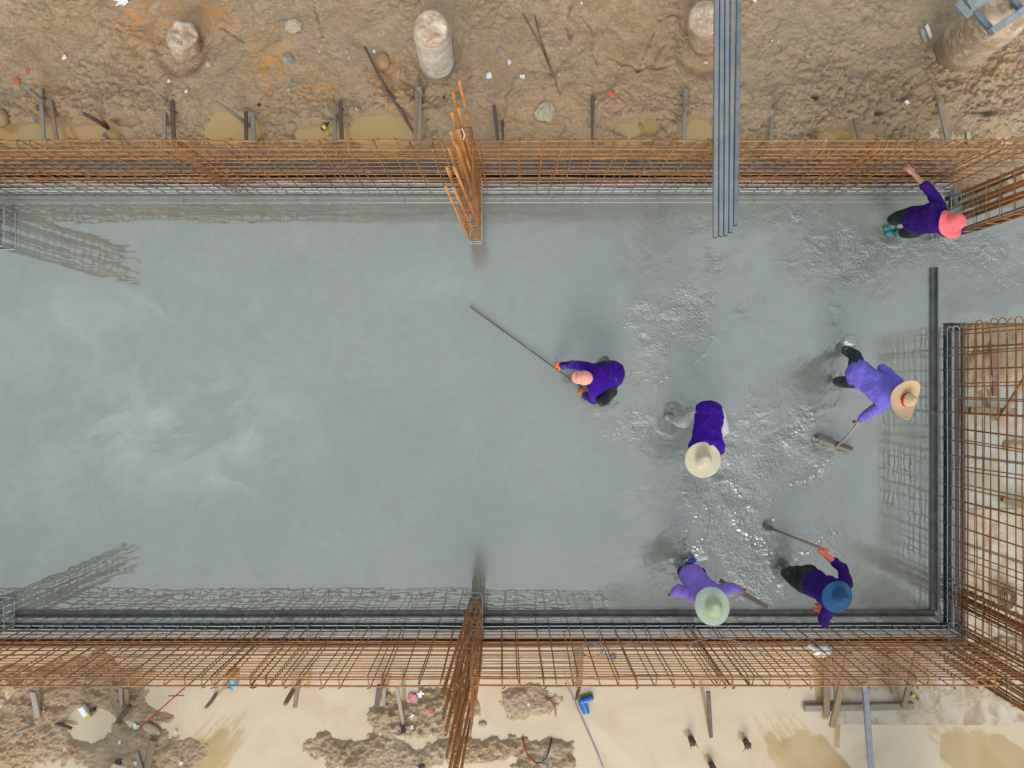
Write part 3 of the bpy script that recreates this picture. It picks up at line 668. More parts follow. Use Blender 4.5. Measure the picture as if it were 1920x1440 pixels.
t = thing('timber_trestle', 'timber trestle carrying the far ends of the steel tubes', 'trestle', (2.55, 7.2, -.3))
b = MB(); b.box((2.1, 7.2, 1.745), (3.05, 7.2, 1.745), .1, .08); b.build('top_beam', M['wood'], t, False)
for xx in (2.15, 3.0):
    for yy in (6.95, 7.45): b = MB(); b.box((xx, yy, -.4), (xx, 7.2, 1.71), .07, .06); b.build('leg', M['wood'], t, False)
# ------------------------------------------------------------------ concrete pile heads
def pile(label, bpx, bpy, tpx, tpy, ztop, r, seed, top='pile', rough=.03):
    a, c = W(bpx, bpy, -.45), W(tpx, tpy, ztop); t = thing('concrete_pile', label, 'pile', a)
    n = 40; rings = 16; vs, fs = [], []; rnd = np.random.RandomState(seed)
    ph = rnd.rand(8) * 6.28
    for i in range(rings):
        u = i / (rings - 1); P = a.lerp(c, u)
        for k in range(n):
            th = 2 * math.pi * k / n; q = r * (1 + rough * 1.2 * float(fbm(np.array([math.cos(th) * 1.7 + seed * 9]), np.array([math.sin(th) * 1.7 + u * 2.2]), 4, seed)[0])) * (1.04 - .05 * u - .10 * max(0, (u - .85) / .15) ** 2)
            vs.append((P.x + q * math.cos(th), P.y + q * math.sin(th), P.z))
    for i in range(rings - 1):
        for k in range(n): fs.append((i*n+k, i*n+(k+1) % n, (i+1)*n+(k+1) % n, (i+1)*n+k))
    m = 7; base = (rings - 1) * n; prev = list(range(base, base + n))       # broken rounded top
    for j in range(1, m + 1):
        s = 1 - (j / m) ** 1.0; cur = []
        for k in range(n):
            th = 2 * math.pi * k / n; qq = r * s * (1 + rough * rnd.rand()); qq = r * .94 * s; cur.append(len(vs)); xx, yy = qq * math.cos(th), qq * math.sin(th)
            nz_ = float(fbm(np.array([xx * 9 + seed]), np.array([yy * 9]), 4, seed + 2)[0]); vs.append((c.x + xx, c.y + yy, c.z + .035 * (1 - s ** 4) + (.05 + rough * .5) * nz_))
        for k in range(n): fs.append((prev[k], prev[(k+1) % n], cur[(k+1) % n], cur[k]))
        prev = cur
    nl = int(rings * .28); split = nl * n
    mkmesh('mud_collar', vs[:(nl + 1) * n], [f for f in fs if max(f) < (nl + 1) * n], M['pilemud'], t, a)
    def sub(nm, lo, hi, mat):
        F2 = [f for f in fs if min(f) >= lo and max(f) < hi]; mkmesh(nm, vs[lo:hi], [tuple(i - lo for i in f) for f in F2], M[mat], t, a)
    ct = (rings - 2) * n
    sub('shaft', split, ct + n, top); sub('broken_top', ct, len(vs), 'piletop'); return t
pile('tall whitish round concrete pile head standing above the rebar column', 822, 135, 808, 50, 1.02, .235, 1)
pile('squat mud stained concrete pile head at upper left', 348, 94, 341, 66, .12, .215, 2, 'pilestain', .16)
pile('concrete pile head half hidden beside the steel tubes', 1322, 82, 1322, 32, .55, .24, 3, 'pilestain', .06)
pile('large leaning concrete pile under a grey steel frame', 1790, 98, 1888, 20, 1.25, .33, 4, 'pilestain', .012)
# steel frame over the pile
t = thing('steel_rig', 'grey steel frame clamped over the upper right pile', 'frame', W(1870, 30, 1.3))
zf = 1.52
b = MB(); b.box(W(1805, 24, zf), W(1975, -78, zf), .09, .07); b.build('beam', M['galv'], t, False)
b = MB(); b.box(W(1858, 60, zf), W(1990, -26, zf), .085, .06); b.build('beam', M['galv'], t, False)
b = MB(); b.box(W(1826, 18, zf - .07), W(1862, 62, zf - .07), .07, .06); b.build('cross_beam', M['tubedark'], t, False)
b = MB(); b.box(W(1795, 5, zf + .08), W(1818, 32, zf + .08), .09, .05); b.build('end_plate', M['tube'], t, False)
b = MB(); b.box(W(1812, 8, zf + .07), W(1850, -14, zf + .07), .16, .07); b.build('motor_block', M['galv'], t, False)
b = MB(); b.box(W(1880, -30, zf - .07), W(1912, 16, zf - .07), .07, .06); b.build('cross_beam', M['tubedark'], t, False)
for px, py in ((1840, 46), (1900, 8)): b = MB(); b.tube([W(px, py, zf - .1), W(px, py, 1.2)], .03, 8); b.build('clamp', M['galv'], t)

# ------------------------------------------------------------------ wooden stakes and braces
def stick(p0, z0, p1, z1, w, label, mat='wood', t=None, rnd=False, name='wooden_stake', cat='stake', grp='stakes along the formwork'):
    a = W(p0[0], p0[1], z0); c = W(p1[0], p1[1], z1); b = MB()
    if rnd:
        m = a.lerp(c, .5) + Vector((jit(.01), jit(.01), 0)); b.tube([a, m, c], [w/2, w/2*1.05, w/2*.92], 10)
    else:
        m = a.lerp(c, .5 + jit(.1)) + Vector((jit(.006), jit(.006), 0)); t = t or w * .55
        b.box(a, c, w, t, taper=random.uniform(.9, 1.05))
    o = tag(b.build(name, M[mat], None, rnd), label, cat, grp); return o
GZ = -.40
ST = [  # base pixel, base z, top pixel, top z, width, label, material, round
    ((92, 200), GZ, (50, 165), .12, .075, 'split tapering stake leaning beside the first brace pair at far left', 'woodgrey', 0),
    ((76, 165), -.30, (82, 262), -.10, .055, 'grey brace plank, left of the pair near the upper left corner', 'woodgrey', 0),
    ((93, 180), -.30, (106, 262), -.10, .06, 'brown brace plank, right of the pair near the upper left corner', 'wood', 0),
    ((202, 240), GZ, (158, 214), .05, .06, 'dark rotten stake over the small puddle at left', 'wooddark', 1),
    ((195, 252), GZ, (199, 272), -.10, .05, 'short stub of plank in the small left puddle', 'woodgrey', 0),
    ((320, 195), GZ, (295, 178), .10, .06, 'round stake end beside the dark brace below the squat pile', 'woodgrey', 1),
    ((308, 196), -.30, (308, 264), -.10, .06, 'pale brace plank beside the dark one below the squat pile', 'woodgrey', 0),
    ((322, 172), -.28, (326, 264), -.10, .06, 'dark purple brown brace plank below the squat pile', 'wooddark', 0),
    ((468, 236), GZ, (405, 192), .25, .06, 'whitish splintered stake over the large puddle', 'woodgrey', 1),
    ((461, 210), -.32, (462, 266), -.10, .05, 'dark left plank of the pair at the right end of the large puddle', 'wooddark', 0),
    ((474, 214), -.32, (475, 266), -.10, .06, 'grey right plank of the pair at the right end of the large puddle', 'woodgrey', 0),
    ((636, 226), GZ, (611, 204), .08, .05, 'short round stake near the small bottle', 'woodgrey', 1),
    ((629, 222), -.33, (628, 266), -.10, .05, 'pale stub plank near the small bottle', 'woodgrey', 0),
    ((638, 190), -.30, (641, 266), -.10, .055, 'dark brace plank near the small bottle', 'wooddark', 0),
    ((783, 155), -.25, (778, 266), -.10, .055, 'long pale brace plank below the tall pile', 'wood', 0),
    ((788, 165), -.25, (786, 268), -.08, .04, 'thin grey brace plank below the tall pile, right of a longer one', 'woodgrey', 0),
    ((793, 185), GZ, (786, 166), .0, .06, 'stub of stake behind the planks below the tall pile', 'woodgrey', 0),
    ((926, 198), -.28, (934, 266), -.10, .05, 'dark brown plank right of the tall rebar column', 'wooddark', 0),
    ((942, 226), -.3, (943, 268), -.05, .04, 'short black stake right of the tall rebar column', 'wooddark', 0),
    ((1112, 178), -.28, (1110, 274), -.08, .045, 'lone thin dark stake at the centre of the mud bank', 'wooddark', 0),
    ((1286, 168), -.28, (1282, 272), -.08, .06, 'pale brace plank just left of the steel tubes', 'woodgrey', 0),
    ((1288, 212), GZ, (1288, 200), -.05, .07, 'round stake end just left of the steel tubes', 'wood', 1),
    ((1444, 212), GZ, (1470, 178), .05, .055, 'mud caked tilted stake right of the steel tubes', 'wood', 1),
    ((1447, 214), -.33, (1446, 268), -.10, .055, 'grey plank under the tilted stake right of the steel tubes', 'woodgrey', 0),
    ((1600, 202), -.3, (1613, 268), -.10, .06, 'muddy brace plank midway between tubes and right edge', 'wood', 0),
    ((1755, 165), -.25, (1778, 268), -.10, .06, 'long muddy brace plank above the pink hatted worker', 'woodgrey', 0),
    ((1776, 208), GZ, (1748, 158), .1, .06, 'mud covered stake behind the long brace above the pink hat', 'wood', 0),
    ((1812, 268), GZ, (1810, 250), .0, .05, 'small black stake tip near the upper right corner of the mesh', 'wooddark', 0),
    ((62, 1296), -.15, (74, 1352), -.38, .085, 'grey and purple brace plank at lower left', 'woodgrey', 0),
    ((80, 1352), GZ, (30, 1374), -.2, .055, 'round pole lying against the lower left brace', 'woodgrey', 1),
    ((103, 1356), -.37, (134, 1366), -.34, .05, 'short dark log lying right of the lower left brace', 'wooddark', 1),
    ((226, 1288), -.15, (229, 1332), -.38, .05, 'grey plank edge standing at the edge of the flooded strip', 'woodgrey', 0),
    ((238, 1290), -.15, (239, 1318), -.30, .06, 'pointed plank beside a grey plank at the edge of the flooded strip', 'wood', 0),
    ((221, 1352), GZ, (243, 1324), -.15, .065, 'split log leaning out of the mud toward the mesh', 'wooddark', 1),
    ((404, 1303), GZ, (386, 1327), .05, .055, 'grey round stake standing in the flooded strip below the paint bucket', 'woodgrey', 1),
    ((549, 1296), GZ, (535, 1320), .0, .07, 'round stake with sawn end in the flooded strip', 'wood', 1),
    ((561, 1270), -.1, (553, 1326), -.1, .06, 'flat brown plank right of the sawn round stake', 'wood', 0),
    ((712, 1285), -.2, (706, 1326), -.3, .075, 'dark block of timber standing on the small mud island', 'wooddark', 0),
    ((721, 1285), -.2, (719, 1322), -.34, .05, 'thin grey plank beside the dark block on the mud island', 'woodgrey', 0),
    ((744, 1288), -.1, (757, 1362), -.36, .055, 'long grey brace plank on the mud island left of the rebar column', 'woodgrey', 0),
    ((754, 1350), GZ, (757, 1375), -.25, .06, 'dark peg at the foot of the long brace on the mud island', 'wooddark', 0),
    ((1086, 1290), GZ, (1081, 1313), -.1, .05, 'round stake tip above the blue boot', 'wood', 1),
    ((1089, 1205), -.2, (1086, 1285), -.2, .09, 'wide brown plank seen through the mesh above the blue boot', 'wood', 0),
    ((1328, 1297), -.2, (1333, 1382), -.42, .055, 'purple brown pole sinking into the flooded strip', 'wooddark', 0),
    ((1549, 1222), -.2, (1550, 1342), -.3, .085, 'upright brown plank crossing under the long beam', 'wood', 0),
    ((1592, 1222), .1, (1560, 1362), -.30, .085, 'slanted brown brace nailed to the left end of the ground beam', 'wood', 0),
    ((1720, 1222), .1, (1694, 1326), -.32, .075, 'slanted brown brace nailed to the right end of the ground beam', 'wood', 0),
    ((1668, 1222), -.1, (1676, 1300), -.3, .08, 'pale brown plank between the two slanted braces', 'wood', 0),
    ((288, 1388), -.30, (275, 1450), -.32, .09, 'flat board half sunk in mud at the bottom left', 'wood', 0),
    ((255, 1410), -.30, (268, 1450), -.33, .06, 'grey board end in mud at the bottom left', 'woodgrey', 0),
    ((1862, 655), -.3, (1866, 742), -.36, .07, 'pinkish plank standing on mud behind the right mesh', 'woodred', 0),
    ((1874, 788), -.36, (1935, 690), .25, .075, 'slanted brown brace behind the right mesh wall', 'wood', 0),
    ((1818, 770), -.34, (1905, 772), -.32, .11, 'horizontal plank lying in water behind the right mesh', 'wood', 0),
    ((1880, 935), -.38, (1935, 955), -.3, .09, 'brown plank end behind the right mesh near the brown puddle', 'wood', 0),
]
for bp, bz, tp, tz, w, lab, mat, rd in ST: stick(bp, bz, tp, tz, w, lab, mat, None, bool(rd))
stick((1508, 1327), -.36, (1712, 1323), -.36, .095, 'long grey ground beam joining two slanted braces', 'woodgrey', .07, False, 'timber_beam', 'beam', None)
b = MB(); b.box(W(1621, 1280, -.05), W(1636, 1475, .12), .075, .06); one('steel_tube', 'galvanised box tube crossing the ground beam to the bottom edge', 'steel tube', b, M['galv'])
b = MB(); b.tube([W(684, 87, -.22), W(712, 145, -.2), W(740, 190, -.24), W(768, 235, -.3), W(778, 252, -.3)], [.014, .022, .024, .022, .016], 8)
b.tube([W(733, 178, -.22), W(722, 168, -.15)], [.014, .008], 6); one('branch', 'long dark branch lying down the mud bank left of the tall pile', 'branch', b, M['wooddark'], None, True)
b = MB()
for p in ([(981, 28), (1015, 90), (1032, 132), (1050, 180)], [(1003, 32), (1012, 70), (1024, 105), (1044, 162)]):
    b = MB(); b.tube([G(x, y, .03) for x, y in p], .009, 6)
    one('rusty_rod', 'left of two thin rusty rods lying crossed on the mud' if p[0][0] < 990 else 'right and shorter of two thin rusty rods crossed on the mud', 'rod', b, M['wire'], 'rusty rods on the mud', True)
b = MB(); b.tube([W(346, 1290, -.0), W(262, 1365, -.33)], .009, 6); b.tube([W(315, 1305, -.05), W(345, 1304, -.05)], .008, 5); one('rusty_rod', 'dark red rod slanting from the mesh down to the lower left mud', 'rod', b, M['redcable'], None, True)
for k, (x, y) in enumerate(((1297, 1386), (1400, 1391), (1335, 1434))):
    t = thing('stump', ('frayed stake head poking out of the water, largest and leftmost', 'frayed stake head poking out of the water, rightmost', 'frayed stake head poking out of the water at the bottom edge')[k], 'stake head', W(x, y, WZ), 'stake heads in the flooded strip')
    b = MB(); a = W(x, y, WZ); b.tube([a - Vector((0, 0, .1)), W(x + 2, y + 7, WZ + .16)], [.04, .05], 9); b.build('post', M['wooddark'], t)
    b = MB()
    for j in range(14):
        q = W(x + 2 + jit(6), y + 7 + jit(6), WZ + .14); b.tube([q, q + Vector((jit(.05), jit(.05), .03 + random.random() * .05))], [.008, .003], 4)
    b.build('frayed_fibre', M['wood'], t)

# ------------------------------------------------------------------ small things
def rock(name, label, cat, px, py, r, mat, seed, flat=.6, bump=.16, ln=1.0, ang=0, seg=14, dz=0.0, grp=None):
    p = G(px, py); b = MB(); b.ell(p + Vector((0, 0, r * flat * .4 + dz)), (r * ln, r, r * flat), Matrix.Rotation(R(ang), 3, 'Z'), seg, 9, bump, seed)
    return one(name, label, cat, b, M[mat], grp, seg > 12)
rock('rock', 'angular grey rock on the mud right of the tall rebar column', 'rock', 1022, 212, .13, 'palestone', 5, .5, .22, 1.1, 60, 9)
rock('rock', 'round orange brown lump beside the dark branch', 'rock', 718, 118, .11, 'orangestone', 6, .8, .06, 1.15, 90)
rock('rock', 'grey stone beside the dug orange patch', 'rock', 541, 114, .08, 'stone', 7, .7, .18, 1, 0, 9)
rock('rock', 'flat pale stone slab near the top left centre', 'rock', 549, 50, .11, 'palestone', 8, .3, .15, 1.1, 20, 8)
rock('rock', 'pale pebble at the foot of the squat pile', 'rock', 391, 121, .05, 'palestone', 9, .6, .08)
rock('rock', 'dark brown wet stone right of the first brace pair', 'rock', 64, 224, .05, 'stone', 10, .8, .1)
rock('rock', 'orange clay lump at the left edge above the mesh', 'rock', 3, 224, .13, 'orangestone', 11, .7, .1)
rock('rock', 'long pale stone on the lower left mud island', 'rock', 284, 1366, .07, 'palestone', 12, .5, .08, 2.2, -30)
rock('rock', 'brown stone beside the bottle above the mesh', 'rock', 623, 262, .07, 'orangestone', 13, .7, .1)
rock('rock', 'pale stone among clods on the bottom mud island', 'rock', 905, 1358, .05, 'palestone', 14, .6, .12, 1.3)
rock('brick_piece', 'bright red brick piece at the left edge of the mud', 'brick', 32, 152, .05, 'redp', 15, .6, .15, 1, 30, 8)
rock('brick_piece', 'small dull red brick crumb above the bright brick', 'brick', 53, 133, .035, 'redp', 16, .5, .2, 1.2, 0, 8)
rock('brick_piece', 'red brick piece lying near the big mud crack', 'brick', 1146, 176, .04, 'redp', 17, .6, .15, 1.7, -40, 8)
rock('brick_piece', 'small salmon brick piece on the mud island', 'brick', 810, 1333, .035, 'redp', 18, .5, .2, 1.5, -60, 8)
def scrap(label, px, py, r, mat, seed, name='plastic_scrap', cat='litter', n=6, grp=None):
    rnd = random.Random(seed); p = G(px, py, .02); b = MB(); vs = [p + Vector((0, 0, .012))]
    for k in range(n * 2):
        a = math.pi * k / n; q = r * rnd.uniform(.45, 1.1); vs.append(p + Vector((math.cos(a) * q, math.sin(a) * q, rnd.uniform(-.004, .03))))
    m = len(vs); vs += [v - Vector((0, 0, .006)) for v in vs]
    fs = [(0, 1 + k, 1 + (k + 1) % (m - 1)) for k in range(m - 1)] + [(m, m + 1 + (k + 1) % (m - 1), m + 1 + k) for k in range(m - 1)]
    fs += [(1 + k, m + 1 + k, m + 1 + (k + 1) % (m - 1), 1 + (k + 1) % (m - 1)) for k in range(m - 1)]
    b.add(vs, fs); return one(name, label, cat, b, M[mat], grp)
scrap('crumpled white foil sheet at the top edge', 232, 2, .13, 'whitep', 1, 'foil_sheet', 'litter', 9)
scrap('pale triangle of paper right of the squat pile braces', 123, 109, .04, 'whitep', 2)
scrap('narrow white plastic piece right of the tall pile', 917, 142, .06, 'whitep', 3, n=4)
scrap('white pointed scrap, upper of two right of the tall pile', 955, 118, .04, 'whitep', 4)
scrap('white scrap, lower of two right of the tall pile', 979, 146, .04, 'whitep', 5)
scrap('small white scrap above the pink hatted worker', 1698, 193, .04, 'whitep', 6)
scrap('white crumb beside the orange lump', 701, 97, .03, 'whitep', 7)
scrap('white scrap at the puddle rim left of the tall column', 669, 206, .025, 'whitep', 8)
scrap('white and purple wrapper by the squat pile stakes', 319, 154, .035, 'whitep', 9)
scrap('tiny white wrapper right of the dark brace', 351, 173, .03, 'whitep', 10)
scrap('small blue scrap below the dug orange patch', 548, 153, .03, 'cyanp', 11)
scrap('teal scrap right of the squat pile', 404, 114, .02, 'cyanp', 12)
scrap('pale pebble like scrap near the steel tubes', 1322, 119, .035, 'whitep', 13)
scrap('white scrap at the top edge near the cracked mud', 1090, 8, .025, 'whitep', 14)
scrap('white scrap at the top edge right of the tubes', 1414, 2, .035, 'whitep', 15)
scrap('tiny white scrap right of the tubes', 1446, 79, .02, 'whitep', 16)
scrap('white flake on the mud island, upper of two', 773, 1342, .045, 'whitep', 17, n=5)
scrap('white flake on the mud island, lower of two', 773, 1362, .04, 'whitep', 18, n=5)
scrap('pink torn plastic bag on the mud island', 772, 1306, .09, 'pinkp', 19, 'plastic_bag', 'litter', 8)
scrap('white and pink wrapper right of the torn pink bag', 789, 1300, .06, 'whitep', 20, 'plastic_bag', 'litter', 7)
scrap('white chip on the mud right of the south column', 991, 1319, .03, 'whitep', 21)
scrap('white chip on the lower left mud island', 257, 1359, .05, 'whitep', 22, n=4)
scrap('white flake beside the flooded strip at lower left', 330, 1370, .03, 'whitep', 23)
scrap('white flake near the bottom left edge', 257, 1428, .045, 'whitep', 24)
scrap('small white chip among clods at lower left', 226, 1390, .035, 'whitep', 25, n=4)
scrap('white chip at the bottom of the lower left island', 341, 1428, .035, 'whitep', 26, n=4)
scrap('black rubber scrap on the bottom mud island', 790, 1436, .06, 'blackp', 27)
scrap('dark sole shaped scrap at the bottom left', 225, 1428, .09, 'blackp', 28, n=4)
scrap('small black scrap left of the tall rebar column', 833, 184, .025, 'blackp', 29)
scrap('black scrap above the left end of the big puddle', 489, 197, .04, 'blackp', 30, n=4)
for k in range(70):     # scattered pebbles over the mud
    if k < 45: x, y = random.uniform(5, 1915), random.uniform(5, 225)
    else: x, y = random.choice([(random.uniform(10, 340), random.uniform(1300, 1435)), (random.uniform(700, 1040), random.uniform(1310, 1360)), (random.uniform(600, 1030), random.uniform(1400, 1438))])
    p = W(x, y, -.35)
    if gz(p.x, p.y) < -.395: continue
    r = random.uniform(.011, .03); p = G(x, y); b = MB(); b.ell(p + Vector((0, 0, r * .3)), (r * random.uniform(.9, 1.6), r, r * .7), Matrix.Rotation(random.random() * 6, 3, 'Z'), 8, 6, .15, k)
    one('pebble', 'small pebble lying loose on the brown mud', 'pebble', b, M[random.choice(['palestone', 'stone', 'orangestone', 'palestone'])], 'pebbles on the mud', False)

# bent pieces of sheet metal by the right pile
t = thing('metal_bracket', 'bent white metal bracket on the mud left of the framed pile', 'bracket', G(1731, 66))
b = MB(); b.box(G(1724, 58, .05), G(1731, 82, .05), .05, .012); b.build('plate', M['galv'], t, False)
b = MB(); b.box(G(1730, 53, .09), G(1739, 76, .09), .05, .012); b.build('lip', M['whitep'], t, False)
# bottles
def bottle(label, px, py, qx, qy, z=None, r=.032):
    a, c = (G(px, py, r), G(qx, qy, r)) if z is None else (W(px, py, z), W(qx, qy, z)); t = thing('bottle', label, 'bottle', a); d = c - a
    b = MB(); b.tube([a, a + d * .05, a + d * .62, a + d * .76, a + d], [r * .8, r, r, r * .45, r * .4], 12); b.build('glass', M['bottle'], t)
    b = MB(); b.tube([a + d * .2, a + d * .55], r * 1.04, 12); b.build('paper_label', M['labely'], t); return t
bottle('small dark bottle with yellow label on the mud above the mesh', 604, 244, 618, 231)
bottle('dark bottle with yellow label on lean concrete beside the right brace', 1704, 1298, 1722, 1311, -.36)
# blue boot floating
t = thing('rubber_boot', 'bright blue rubber boot lying in the muddy water', 'boot', W(1097, 1320, WZ))
b = MB(); b.cap(W(1108, 1308, -.36), W(1092, 1314, -.36), .045, .05); b.cap(W(1092, 1312, -.36), W(1100, 1334, -.37), .05, .052, None, .8); b.build('upper', M['bluep'], t)
b = MB(); b.cap(W(1089, 1316, -.395), W(1099, 1336, -.40), .045, .048, (1, 0, 0), .5); b.build('sole', M['bluerub'], t)
# block with green note on the lower left mud
t = thing('foam_box', 'pale broken foam box with a yellow green edge at the lower left puddle', 'box', G(165, 1330))
b = MB(); b.box(G(157, 1321, .06), G(168, 1336, .06), .09, .08); b.build('box', M['whitep'], t, False)
b = MB(); b.box(G(168.5, 1336.5, .06), G(173, 1342, .06), .09, .06); b.build('edge_strip', M['labely'], t, False)
b = MB(); b.box(G(174, 1330, .04), G(181, 1327, .04), .05, .05); b.build('flap', M['blackp'], t, False)
# paint bucket stuck in the mesh
t = thing('paint_bucket', 'blue paint bucket with a yellow lid standing in the south mesh', 'bucket', W(437, 1268, .85))
a, c = W(438, 1286, .92), W(437, 1262, 1.12)
b = MB(); d = c - a; b.tube([a, a + d * .3, a + d * .33, a + d * .95], [.058, .066, .069, .074], 20); b.build('body', M['cyanp'], t)
b = MB(); b.tube([a + d * .93, a + d * 1.0, a + d * 1.04], [.078, .08, .07], 20); b.build('lid', M['yellowp'], t)
# cables, wires
def wire(name, label, cat, pts, r, mat, closed=False, n=6): b = MB(); b.tube(pts, r, n, closed); return one(name, label, cat, b, M[mat], None, True)
def arc(cx, cy, rx, ry, a0, a1, z, n=24): return [W(cx + rx * math.cos(R(a0 + (a1-a0)*k/n)), cy + ry * math.sin(R(a0 + (a1-a0)*k/n)), z + .01 * math.sin(k)) for k in range(n + 1)]
b = MB(); b.tube(arc(1110, 1217, 22, 14, 0, 350, 1.0), .006, 6); b.tube(arc(1108, 1219, 20, 13, 0, 350, 1.01), .006, 6)
b.tube([W(1130, 1222, 1.0), W(1148, 1212, 1.0), W(1180, 1208, 1.0), W(1250, 1212, 1.0)], .006, 6); one('cable_coil', 'grey cable coiled in a ring on the south mesh', 'cable', b, M['cable'], None, True)
wire('cable', 'pale grey cable arched along the south mesh below the green hat', 'cable', [W(1280, 1225, .9), W(1300, 1203, .95), W(1335, 1196, 1.0), W(1375, 1200, 1.0), W(1410, 1215, .95), W(1445, 1232, .9), W(1470, 1242, .85)], .008, 'cable')
b = MB(); b.tube(arc(1510, 1218, 26, 22, 150, 400, .75), .006, 6); b.tube(arc(1560, 1222, 30, 14, 20, 200, .75), .005, 6); one('cable_coil', 'loose cable loops with a white bag in the south mesh', 'cable', b, M['cable'], None, True)
b = MB(); b.ell(W(1542, 1222, .8), (.11, .07, .05), None, 16, 10, .25, 3); b.tube([W(1515, 1210, .8), W(1530, 1218, .82), W(1550, 1224, .84)], [.02, .03, .02], 8); one('plastic_bag', 'pale blue plastic bag caught in the south mesh', 'bag', b, M['whitep'], None, True)
wire('rope', 'thin dark rope running from the mesh down to the bottom edge', 'rope', [W(1060, 1280, -.2), W(1075, 1310, -.33), W(1090, 1345, -.38), W(1106, 1380, -.39), W(1120, 1412, -.39), W(1134, 1450, -.39)], .009, 'cable')
wire('cable', 'red and grey cable bent on the mud right of the south column', 'cable', [G(1022, 1302, .03), G(1034, 1314, .03), G(1041, 1328, .02), G(1042, 1342, .02)], .01, 'redcable')
t = thing('hose', 'red and black hose bent in a U at the bottom mud island', 'hose', G(1000, 1425))
pts = [(980, 1380), (983, 1400), (991, 1418), (1004, 1428), (1016, 1428), (1025, 1418), (1030, 1402), (1034, 1382)]
b = MB(); b.tube([G(x, y, .03) for x, y in pts[:4]], .011, 8); b.build('red_end', M['redcable'], t)
b = MB(); b.tube([G(x, y, .03) for x, y in pts[3:]], .011, 8); b.build('black_end', M['blackp'], t)
b = MB(); rr = random.Random(5)
for k in range(16): b.tube(arc(1890 + rr.uniform(-4, 4), 1120 + rr.uniform(-4, 4), 8 + rr.random() * 10, 8 + rr.random() * 11, rr.random() * 300, rr.random() * 300 + 380, -.36 + .012 * k, 16), .0045, 5)
one('wire_coil', 'tangled bundle of rusty tie wire on the concrete outside the right mesh', 'wire', b, M['wire'], None, True)
scrap('small bright blue scrap seen through the south mesh', 1151, 1231, .05, 'bluep', 41)
b = MB(); b.box(W(1858, 1255, -.39), W(1858, 1255, -.37), .01, .01)
# stub posts by the pink hatted worker
t = thing('post_stub', 'short dark post stubs in the concrete beside the pink hatted worker', 'post', W(1752, 440, 0))
for px in (1748, 1758): b = MB(); b.box(W(px, 448, -.05), W(px + 1.0, 434, .30), .05, .05); b.build('post', M['steel'], t, False)
b = MB(); b.box(W(1744, 448, .02), W(1800, 441, .02), .04, .04); b.build('base_bar', M['galv'], t, False)
for k, (x, y, lab) in enumerate(((345, 379, 'form tie pin left of the north column'), (555, 376, 'form tie pin nearest the left end of the strip'), (760, 381, 'bent form tie pin just left of the north column'), (946, 378, 'form tie pin just right of the north column'),
                     (1036, 377, 'form tie pin midway between column and tubes'), (1232, 377, 'form tie pin left of the steel tubes'), (1415, 377, 'form tie pin right of the steel tubes'))):
    b = MB(); b.tube([W(x, y, .03), W(x + (x - 960) * .012, y - 5, .11)], .006, 5); one('form_pin', lab, 'pin', b, M['coated'], 'form tie pins along the north strip', True)

# ------------------------------------------------------------------ people
def n3(p, s, seed):
    x, y, z = p[:, 0] * s, p[:, 1] * s, p[:, 2] * s
    return (vn(x + .37 * z, y + .7 * z, seed) + vn(y + .51 * x + 7, z - .3 * x, seed + 3) + vn(z + .2 * y + 3, x - .6 * y, seed + 5)) / 2
def solid(name, mb, voxel, mat, parent, smooth=2, folds=0.0, fs=9, seed=0, extra=None):
    L = parent_loc(parent); me = bpy.data.meshes.new('tmp'); v = [tuple(Vector(p) - L) for p in mb.v]; me.from_pydata(v, [], mb.f); me.update()
    o = bpy.data.objects.new('tmp', me); col.objects.link(o)
    m = o.modifiers.new('r', 'REMESH'); m.mode = 'VOXEL'; m.voxel_size = voxel; m.adaptivity = 0
    s = o.modifiers.new('s', 'SMOOTH'); s.factor = .5; s.iterations = smooth
    dg = bpy.context.evaluated_depsgraph_get(); ev = o.evaluated_get(dg); nm = bpy.data.meshes.new_from_object(ev); nm.name = name
    bpy.data.objects.remove(o); bpy.data.meshes.remove(me)
    if folds:
        k = len(nm.vertices); c = np.zeros(k * 3, np.float32); nm.vertices.foreach_get('co', c); c = c.reshape(-1, 3)
        nn = np.zeros(k * 3, np.float32); nm.vertex_normals.foreach_get('vector', nn); nn = nn.reshape(-1, 3)
        f = n3(c, fs, seed) + .5 * n3(c, fs * 2.1, seed + 9); f = (1 - np.abs(f) * 1.8)
        c = c + nn * (f * folds)[:, None]; nm.vertices.foreach_set('co', c.ravel()); nm.update()
    nm.materials.clear(); nm.materials.append(mat); nm.polygons.foreach_set('use_smooth', [True] * len(nm.polygons))
    if extra:
        base = len(nm.polygons)
        import bmesh
        bm = bmesh.new(); bm.from_mesh(nm)
        vs = [bm.verts.new(Vector(p) - L) for p in extra.v]
        for q in extra.f:
            try: fa = bm.faces.new([vs[i] for i in q]); fa.material_index = 1; fa.smooth = True
            except ValueError: pass
        bm.to_mesh(nm); bm.free(); nm.materials.append(M['eye'])
    ob = bpy.data.objects.new(name, nm); col.objects.link(ob); ob.parent = parent; return ob

